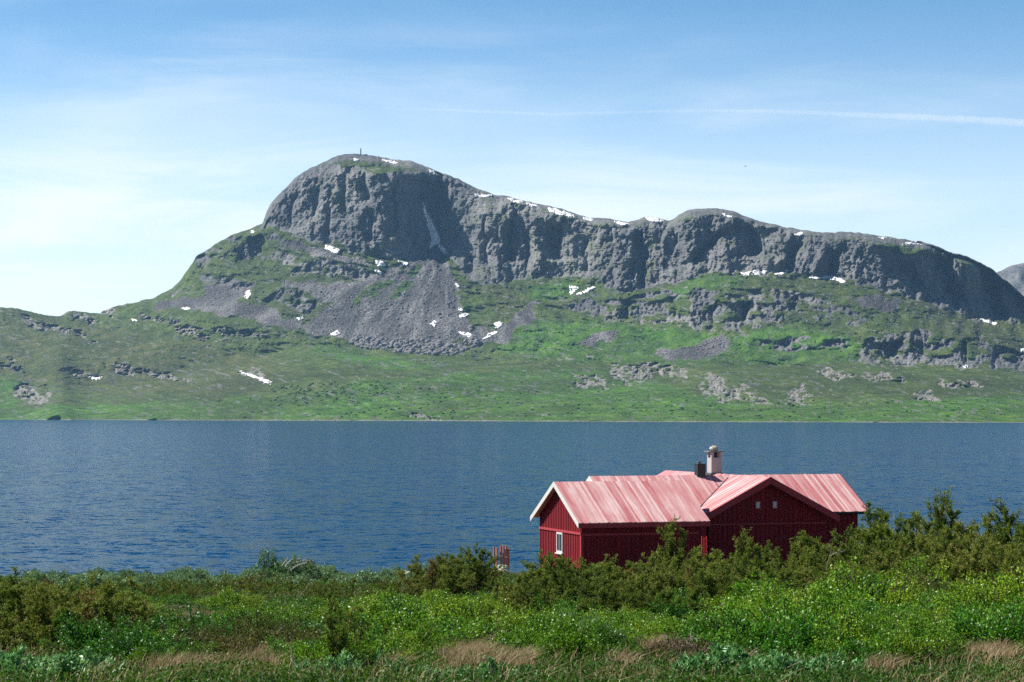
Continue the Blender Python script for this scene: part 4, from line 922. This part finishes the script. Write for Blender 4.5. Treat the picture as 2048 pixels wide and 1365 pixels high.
ORD = ['first', 'second', 'third', 'fourth', 'fifth', 'sixth', 'seventh', 'eighth', 'ninth', 'tenth', 'eleventh', 'twelfth', 'thirteenth', 'fourteenth', 'fifteenth', 'sixteenth', 'seventeenth', 'eighteenth', 'nineteenth', 'twentieth', 'twenty-first', 'twenty-second', 'twenty-third', 'twenty-fourth', 'twenty-fifth', 'twenty-sixth', 'twenty-seventh', 'twenty-eighth', 'twenty-ninth', 'thirtieth']
def row(kind, nvar, n, x0, x1, d0, d1, h0, h1, base_h, text, group, widen=1.0, hfun=None, ordinal=True):
    for i in range(n):
        x_ = x0 + (x1 - x0) * (i + rr_.uniform(0.15, 0.85)) / n; d = rr_.uniform(d0, d1); h = rr_.uniform(h0, h1)
        if hfun: h *= hfun(x_)
        plant((kind, rr_.randrange(nvar)), XD(x_, d), d, h, base_h, (text % ORD[i]) if ordinal else text, group, widen * rr_.uniform(0.9, 1.2))
# junipers
row('jun', 4, 12, -60, 225, 18.2, 22.0, 0.44, 0.62, 1.0, '%s from the left of the dark brownish junipers in the lower left corner', 'dark junipers at the left edge', 1.25)
row('low', 2, 7, -60, 250, 27, 33, 0.34, 0.46, 1.0, '%s from the left of the low junipers behind the dark corner clump', 'low junipers at the left edge')
row('low', 2, 22, 225, 860, 41, 50, 0.30, 0.42, 1.0, '%s from the left in the low brown green juniper strip below the lake', 'low juniper strip on the left', 1.1)
row('jun', 4, 5, 858, 955, 47, 52, 0.74, 0.94, 1.0, '%s from the left in the dense juniper clump left of the posts', 'juniper clump left of the posts')
hJ = lambda x: float(np.interp(x, [1000, 1100, 1250, 1400, 1700], [0.66, 0.76, 0.82, 0.88, 0.92]))
row('jun', 4, 25, 1062, 1720, 34, 42, 0.66, 1.06, 1.0, '%s from the left in the olive juniper row hiding the cabin base', 'juniper row before the cabin', 1.0, hJ)
row('jun', 4, 17, 1050, 1640, 28, 33, 0.56, 0.78, 1.0, '%s from the left of the lower junipers in front of the cabin row', 'lower junipers before the cabin', 1.0)
row('jun', 4, 17, 1700, 2090, 36, 44, 0.98, 1.40, 1.0, '%s from the left in the tall juniper thicket right of the cabin', 'tall junipers right of the cabin', 1.05)
row('jun', 4, 8, 1730, 2090, 31, 35, 0.75, 1.0, 1.0, '%s from the left of the junipers below the tall right hand thicket', 'junipers below the tall thicket')
for x_, d, h, lab in ((1340, 39, 1.24, 'thin juniper shoot rising before the red roof, left of the cross gable'), (1484, 38, 1.04, 'upright juniper shoot standing before the cross gable wall'), (1604, 39, 1.02, 'slim juniper shoot below the two small gable windows'), (1880, 40, 1.72, 'tallest slim juniper shoot of the right hand thicket'), (2020, 41, 1.66, 'slim juniper shoot near the right edge of the thicket')):
    plant(('tall', int(x_) % 2), XD(x_, d), d, h, 1.0, lab, 'juniper shoots', 0.8)
plant(('sap', 0), XD(668, 15.4), 15.4, 0.54, 1.0, 'sparse dark juniper sapling standing in the dry grass left of centre', 'juniper saplings', 1.0)
plant(('sap', 0), XD(706, 16.0), 16.0, 0.44, 1.0, 'smaller juniper sapling right beside the sparse dark one', 'juniper saplings', 1.2)
# dry grass openings as (photo x, distance, half width, half depth)
DRY = [(535, 16.4, 50, 2.2), (930, 18.6, 80, 4.0), (1015, 15.6, 60, 1.0), (1335, 18.2, 72, 1.1), (1450, 17.6, 38, 0.8), (1975, 17.0, 80, 1.0), (330, 15.3, 110, 0.8), (780, 15.0, 40, 0.5), (1240, 15.4, 50, 0.6), (1760, 14.9, 60, 0.5)]
def dryness(pxx, d):
    v = 0.0
    for (a, b, c, e) in DRY: v = np.maximum(v, 1.1 - ((np.asarray(pxx) - a) / c) ** 2 - ((np.asarray(d) - b) / e) ** 2)
    return v
FRONT = [(180, 17.2), (300, 16.3), (450, 17.0), (530, 19.8), (600, 16.0), (720, 15.6), (800, 16.6), (880, 20.0), (1000, 20.0), (1080, 17.4), (1200, 16.9), (1260, 19.0), (1400, 19.2), (1470, 17.2), (1600, 16.0), (1750, 15.8), (1850, 17.4), (1950, 18.2), (2060, 17.6), (2200, 17.6)]
def dfront(x): return float(interp(FRONT, x))
def field(kind, nvar, n, x0, x1, d0, d1, h0, h1, base_h, text, group, mind=0.42):
    c = tries = 0
    while c < n and tries < n * 60:
        tries += 1
        d = d0 + (d1 - d0) * rr_.random() ** 1.25; x_ = rr_.uniform(x0, x1)
        if float(dryness(x_, d)) > 0.45 or (kind == 'grn' and d < 19.5 and h1 > 0.3 and d < dfront(x_)): continue
        X_ = XD(x_, d)
        if any((X_ - a) ** 2 + (d - b) ** 2 < mind ** 2 for a, b in PLACED[-400:]): continue
        hk = float(fbm(X_ / 1.8 + 9, d / 3.2, 2, 97)); vk = float(fbm(X_ / 2.2, d / 4.0, 2, 98)) + rr_.uniform(-0.10, 0.10)
        if hk < 0.30 and rr_.random() < 0.6: continue
        k_ = rr_.randrange(nvar)
        if kind == 'grn' and vk > 0.555: k_ = 5 + rr_.randrange(3)
        elif kind == 'grn' and vk < 0.345: k_ = 8 + rr_.randrange(2)
        plant((kind, k_), X_, d, (h0 + (h1 - h0) * float(np.clip((hk - 0.28) * 2.0, 0, 1))) * rr_.choice((0.6, 0.85, 1.0, 1.15, 1.3)) * (float(np.interp(x_, [1430, 1600], [0.6, 1.0])) if h1 > 0.55 else 1.0), base_h, text, group, rr_.uniform(0.95, 1.35)); c += 1
LT, LG = 'glossy bright green shrub in the low thicket left of centre', 'green shrubs left of centre'
field('grn', 5, 42, 235, 900, 17.0, 20.5, 0.28, 0.46, 0.42, LT, LG, 0.46)
field('grn', 5, 42, 200, 1000, 20.5, 26, 0.24, 0.42, 0.42, LT, LG, 0.52)
field('grn', 5, 34, 200, 1010, 26, 40, 0.18, 0.32, 0.42, LT, LG, 0.6)
MT, MG = 'bright green shrub in the patch below the juniper row', 'green shrubs below the juniper row'
field('grn', 5, 30, 1060, 1450, 18.0, 22, 0.20, 0.36, 0.42, MT, MG, 0.40)
field('grn', 5, 20, 960, 1450, 22, 26, 0.16, 0.28, 0.42, MT, MG)
RT, RG = 'deep green shrub in the thicket at the lower right', 'green shrubs at the lower right'
field('grn', 5, 46, 1440, 2100, 17.4, 20.8, 0.34, 0.58, 0.42, RT, RG, 0.50)
field('grn', 5, 40, 1440, 2100, 20.8, 25, 0.42, 0.66, 0.42, RT, RG, 0.58)
field('grn', 5, 26, 1500, 2100, 25, 33, 0.46, 0.70, 0.42, RT, RG, 0.65)
for i in range(72):
    x_ = 190 + (2080 - 190) * (i + rr_.random()) / 72; d = dfront(x_) + rr_.random() ** 2 * 1.6
    vk = float(fbm(XD(x_, d) / 2.2, d / 4.0, 2, 98)) + rr_.uniform(-0.12, 0.12)
    k_ = 5 + rr_.randrange(3) if vk > 0.54 else (8 + rr_.randrange(2) if vk < 0.40 else rr_.randrange(5))
    plant(('grn', k_), XD(x_, d), d, rr_.uniform(0.20, 0.44), 0.42, 'leafy shrub on the ragged front edge of the thicket, above the dry grass', 'shrubs along the front edge of the thicket', rr_.uniform(0.8, 1.1))
field('grn', 5, 150, 190, 2080, 13.5, 17.4, 0.18, 0.50, 0.42, 'small green sprig growing in the grass at the bottom edge', 'small sprigs in the grass', 0.20)
field('grn', 5, 24, 1080, 1760, 28, 41, 0.45, 0.80, 0.42, 'green leafy shrub growing among the olive junipers before the cabin', 'leafy shrubs among the junipers', 0.8)
field('wil', 3, 80, 40, 870, 56, 93, 0.34, 0.52, 0.55, 'pale grey green willow in the strip along the lake edge', 'grey willows along the lake edge', 0.7)
row('wil', 3, 6, 540, 650, 72, 78, 0.85, 1.05, 0.55, '%s from the left in the taller willow hump around the bleached branches', 'taller willow hump', 0.7)
row('wil', 3, 5, 1110, 1200, 17.6, 18.6, 0.30, 0.42, 0.55, '%s from the left of the grey green willows below centre', 'willows below centre', 0.7)
row('near', 3, 13, -40, 180, 13.9, 15.0, 0.22, 0.34, 0.34, '%s from the left of the big leaved willows in the lower left corner', 'near willows lower left', 1.1)
row('near', 3, 15, 1390, 1690, 13.8, 14.6, 0.18, 0.30, 0.34, '%s from the left of the big leaved willows at the lower right', 'near willows lower right', 1.1)
row('near', 3, 6, 860, 1060, 13.9, 14.6, 0.15, 0.24, 0.34, '%s from the left of the small willows at the bottom centre', 'near willows bottom centre', 1.0)
row('near', 3, 4, 560, 850, 14.2, 17.5, 0.20, 0.28, 0.34, '%s from the left of the scattered willow sprigs in the dry grass', 'willow sprigs in the dry grass', 1.0)
# heather clumps with pink blossom
def heather(seed):
    rng = np.random.default_rng(seed); n = 3600; a = rng.uniform(0, 6.28, n); r = 0.30 * np.sqrt(rng.random(n)); top = 0.24 * (1 - 0.7 * (r / 0.30) ** 2)
    C = np.stack([np.cos(a) * r, np.sin(a) * r, top * rng.uniform(0.15, 1.0, n)], -1); D = unit(rng.normal(size=(n, 3)) * 0.45 + np.array([0, 0, 1.0]) + C * 1.5)
    f1 = foliage_mesh('foliage', C, D, rng.uniform(0.02, 0.045, n), rng.uniform(0.005, 0.009, n), np.clip(rng.random(n), 0, 1), M_HEA, rng)
    k = 200; a = rng.uniform(0, 6.28, k); r = 0.29 * np.sqrt(rng.random(k)); top = 0.25 * (1 - 0.7 * (r / 0.30) ** 2)
    C = np.stack([np.cos(a) * r, np.sin(a) * r, top * rng.uniform(0.85, 1.12, k)], -1)
    f2 = foliage_mesh('blossom', C, unit(rng.normal(size=(k, 3)) + np.array([0, 0, 0.5])), rng.uniform(0.014, 0.024, k), rng.uniform(0.010, 0.016, k), rng.random(k), M_PNK, rng)
    return f1, f2
hm = [heather(300), heather(301)]
HE = [(968, 20.2, 'left one of the pink heather clumps right of the dry grass'), (1000, 20.6, 'middle one of the pink heather clumps right of the dry grass'), (1030, 20.0, 'right one of the pink heather clumps, the fullest'), (1050, 20.8, 'heather clump behind the fullest pink one'), (1345, 16.9, 'left heather clump on the dry grass below the cabin'), (1390, 16.6, 'right heather clump on the dry grass below the cabin'), (1500, 16.8, 'heather clump just above the lower right willows'), (1560, 17.2, 'heather clump between the lower right willows and the green thicket'), (1900, 18.8, 'heather clump in the dry grass near the right edge'), (860, 22.5, 'small dark heather clump left of the pink ones')]
for i, (x_, d, lab) in enumerate(HE):
    X_ = XD(x_, d); r = thing('heather_clump', lab, 'heather', (X_, d, G(X_, d)), i * 1.1, 'heather clumps'); s_ = 0.55 + 0.35 * rr_.random(); r.scale = (s_, s_, s_)
    link('foliage', hm[i % 2][0], r); link('blossom', hm[i % 2][1], r)

# low leaves between the shrubs and dry grass: nobody could count them
def frustum_pts(n, d0, d1, power, rng, x0=-120, x1=2170):
    d = d0 + (d1 - d0) * rng.random(n) ** power; pxx = rng.uniform(x0, x1, n); return pxx, d, (pxx - 1024) / FPX * d
rng = np.random.default_rng(400)
pxx, d, x_ = frustum_pts(330000, 12.7, 98, 1.9, rng)
keep = (dryness(pxx, d) < 0.25 + 0.5 * rng.random(len(d))) | (rng.random(len(d)) < 0.12)
pxx, d, x_ = pxx[keep], d[keep], x_[keep]
n = len(d); hgt = (0.03 + 0.17 * fbm(x_ / 0.6, d / 0.6, 3, 91)) * rng.random(n) ** 0.7
C = np.stack([x_, d, gz(x_, d) + hgt], -1); L_ = rng.uniform(0.016, 0.032, n) * np.clip(d / 28, 0.9, 2.6)
me = foliage_mesh('low_cover', C, unit(rng.normal(size=(n, 3)) * 0.8 + np.array([0, 0, 0.5])), L_, L_ * 0.6, np.clip(0.15 + 0.9 * fbm(x_ / 1.1, d / 1.6, 3, 92) * rng.uniform(0.6, 1.2, n), 0, 1.05), M_COV, rng)
tag(link('ground_cover', me), 'low leafy heath growing between the shrubs', 'ground cover', None, 'stuff')
def blades(n, pxx, d, x_, l0, l1, w, rng, lean=0.45):
    L_ = rng.uniform(l0, l1, n); a = rng.uniform(0, 6.28, n); ln = rng.uniform(0.1, lean, n) * 1.4
    dirh = np.stack([np.cos(a) + 0.5, np.sin(a) * 0.6, a * 0], -1)
    b = np.stack([x_, d, gz(x_, d) - 0.01], -1); m1 = b + dirh * (L_ * ln * 0.35)[:, None] + np.array([0, 0, 1]) * (L_ * 0.62)[:, None]; t1 = b + dirh * (L_ * ln * 1.1)[:, None] + np.array([0, 0, 1]) * (L_ * (1 - 0.35 * ln))[:, None]
    a2 = rng.uniform(0, 3.14, n); sd = np.stack([np.cos(a2), np.sin(a2), a2 * 0], -1) * (w * rng.uniform(0.7, 1.3, n))[:, None]
    V = np.stack([b - sd, b + sd, m1 + sd * 0.8, m1 - sd * 0.8, t1 + sd * 0.15, t1 - sd * 0.15], 1).reshape(-1, 3)
    i = np.arange(n)[:, None] * 6
    return V, np.concatenate([i + np.array([[0, 1, 2, 3]]), i + np.array([[3, 2, 4, 5]])], 0)
pxx, d, x_ = frustum_pts(420000, 12.7, 27, 1.3, rng)
dr = dryness(pxx, d) + (fbm(x_ / 0.5, d / 0.7, 4, 93) - 0.5) * 2.2
keep = (dr > 0.68) | (rng.random(len(d)) < np.where(d < 16.5, 0.022, 0.03))
pxx, d, x_ = pxx[keep], d[keep], x_[keep]; n = len(d)
tuft = fbm(x_ / 0.16, d / 0.16, 2, 94)
V, F = blades(n, pxx, d, x_, 0.07, 0.24, 0.0024, rng)
tn = np.clip(0.2 + 0.6 * tuft + rng.normal(size=n) * 0.14, 0, 1.05)
tag(link('dry_grass', mesh_np('dry_grass', V, F, M_DRY, {'tint': ('FACE', np.concatenate([tn, tn]))})), 'straw coloured dry grass in the openings', 'grass', None, 'stuff')

# dead branches
def dead_branch(px_, py_, d, size, seed, lab, name='dead_branch', up=0.8, lean=(0.4, 0.0)):
    r2 = random.Random(seed); p = pt(px_, py_, d); m = MB()
    def grow(a, dr, ln, rd, lev):
        pts = [Vector(a)]; dr = Vector(dr).normalized()
        for _ in range(4):
            dr = (dr + Vector((r2.gauss(0, 0.22), r2.gauss(0, 0.22), r2.gauss(0, 0.15)))).normalized(); pts.append(pts[-1] + dr * ln / 4)
        m.tube(pts, list(np.linspace(rd * 0.55, rd * 0.22, 5)), 5, r2.random(), False)
        if lev:
            for _ in range(3): grow(pts[r2.randrange(1, 5)], dr + Vector((r2.gauss(0, 0.7), r2.gauss(0, 0.5), r2.gauss(0.1, 0.5))), ln * r2.uniform(0.4, 0.7), rd * 0.5, lev - 1)
    grow((0, 0, 0), (lean[0], lean[1], up), size, size * 0.022, 2)
    o = m.build(name, PALEWOOD); o.location = p; tag(o, lab, 'dead branch', 'bleached dead branches'); return o
dead_branch(1348, 1196, 33.0, 0.42, 5, 'pale bare branch leaning in the juniper row left of the cabin corner', lean=(-0.5, -0.2))
dead_branch(1640, 1160, 33.0, 0.40, 6, 'pale bare stem standing in the junipers below the cross gable', lean=(0.25, -0.2))
dead_branch(1130, 1180, 36.0, 0.38, 7, 'pale bare branch near the left end of the juniper row', lean=(-0.4, -0.2))
dead_branch(620, 1360, 14.6, 0.22, 8, 'bare dark twig lying in the dry grass at the bottom left', lean=(-1, 0), up=0.35)
dead_branch(1330, 1300, 17.6, 0.28, 9, 'bleached twig lying across the shrubs below centre', lean=(1, 0), up=0.2)
dead_branch(800, 1196, 43.0, 0.34, 10, 'bare grey twig in the low juniper strip left of the posts', lean=(0.5, -0.2))
dead_branch(590, 1205, 40.0, 0.40, 11, 'leaning bare branch below the taller willow hump', lean=(0.9, -0.1), up=0.6)
dead_branch(1905, 1060, 40.5, 0.45, 12, 'bare twig sticking out above the tall right hand thicket', lean=(-0.2, 0.0), up=1.0)
dead_branch(1990, 1150, 34.5, 0.40, 13, 'bare branch inside the right hand thicket', lean=(-0.7, -0.2), up=0.6)
m = MB()
for k, P in enumerate((((-0.55, 0, 0), (-0.40, 0, 0.22), (-0.25, 0, 0.42)), ((-0.35, 0.1, 0.05), (-0.1, 0.05, 0.24), (0.25, 0, 0.33), (0.55, 0, 0.31)), ((-0.2, -0.1, 0.02), (0.05, -0.1, 0.18), (0.35, -0.1, 0.26)), ((0.45, 0, 0.34), (0.58, 0, 0.24), (0.66, 0.05, 0.05)), ((-0.48, 0, 0.0), (-0.30, 0.05, 0.20), (-0.12, 0.1, 0.36), (0.15, 0.1, 0.37)))):
    m.tube(P, list(np.linspace(0.032, 0.018, len(P))), 6, rr_.random())
p = pt(592, 1142, 74.0); o = m.build('bleached_branches', PALEWOOD); o.location = p; o.rotation_euler = (0, 0, 0.1)
tag(o, 'bundle of bleached curved branches on the willow hump at the lake edge', 'driftwood')

# ------------------------------------------------------------------ bird and contrail
fea = paint('dark_feathers', (0.02, 0.02, 0.02), (0.04, 0.035, 0.03), 0.8)
p = pt(1491, 333, 330.0)
br = thing('bird', 'tiny dark bird flying above the mountain ridge', 'bird', (p.x, p.y, p.z), 0.4)
m = MB(); m.tube([(-0.13, 0, 0), (-0.06, 0, 0), (0.04, 0, 0.01), (0.12, 0, 0.0), (0.17, 0, 0.01)], [0.012, 0.035, 0.045, 0.028, 0.008], 8); m.box(-0.22, -0.10, -0.03, 0.03, -0.004, 0.004); m.build('body', fea, br)
for sgn in (-1, 1):
    m = MB(); m.box8([(-0.05, sgn * 0.02, 0.0), (0.06, sgn * 0.02, 0.0), (0.03, sgn * 0.20, 0.07), (-0.04, sgn * 0.20, 0.07), (-0.05, sgn * 0.02, 0.012), (0.06, sgn * 0.02, 0.012), (0.03, sgn * 0.20, 0.078), (-0.04, sgn * 0.20, 0.078)])
    m.box8([(-0.04, sgn * 0.20, 0.07), (0.03, sgn * 0.20, 0.07), (-0.04, sgn * 0.34, 0.05), (-0.07, sgn * 0.34, 0.05), (-0.04, sgn * 0.20, 0.078), (0.03, sgn * 0.20, 0.078), (-0.04, sgn * 0.34, 0.055), (-0.07, sgn * 0.34, 0.055)]); m.build('wing', fea, br)
ct = NT('contrail_ice'); cv = ct.n('ShaderNodeVolumePrincipled'); cv.inputs['Color'].default_value = (1, 1, 1, 1); cv.inputs['Density'].default_value = 0.002; cv.inputs['Anisotropy'].default_value = 0.1
ct.t.links.new(cv.outputs[0], ct.out.inputs['Volume'])
CD = 44000.0; m = MB(); P, Rr = [], []
for x_ in np.linspace(760, 2300, 110):
    y_ = interp([(760, 216), (900, 221), (1100, 229), (1300, 224), (1450, 221), (1600, 225), (1750, 231), (1900, 238), (2048, 247), (2300, 262)], x_) + (float(fbm(x_ / 30, 0.5, 3, 95)) - 0.5) * 4
    P.append(pt(x_, float(y_), CD)); w_ = float(interp([(760, 1.2), (900, 3.4), (1100, 3.0), (1300, 2.8), (1450, 3.4), (1700, 5), (2048, 9), (2300, 11)], x_)) * (0.75 + 0.5 * float(fbm(x_ / 14, 2.5, 3, 96))); Rr.append(w_ / FPX * CD)
m.tube(P, Rr, 12); o = m.build('contrail', ct.m); tag(o, 'thin white contrail crossing the upper right sky', 'contrail')
# ------------------------------------------------------------------ haze
hz = NT('haze_air')
pv = hz.n('ShaderNodeVolumePrincipled'); pv.inputs['Color'].default_value = (0.34, 0.64, 1.0, 1); pv.inputs['Density'].default_value = 2.6e-5; pv.inputs['Anisotropy'].default_value = 0.25
hz.t.links.new(pv.outputs[0], hz.out.inputs['Volume'])
m = MB(); m.box(-4200, 4200, -300, 7800, -6.0, 680.0)
tag(m.build('haze', hz.m), 'pale blue air over the lake and mountain', 'haze', None, 'stuff')
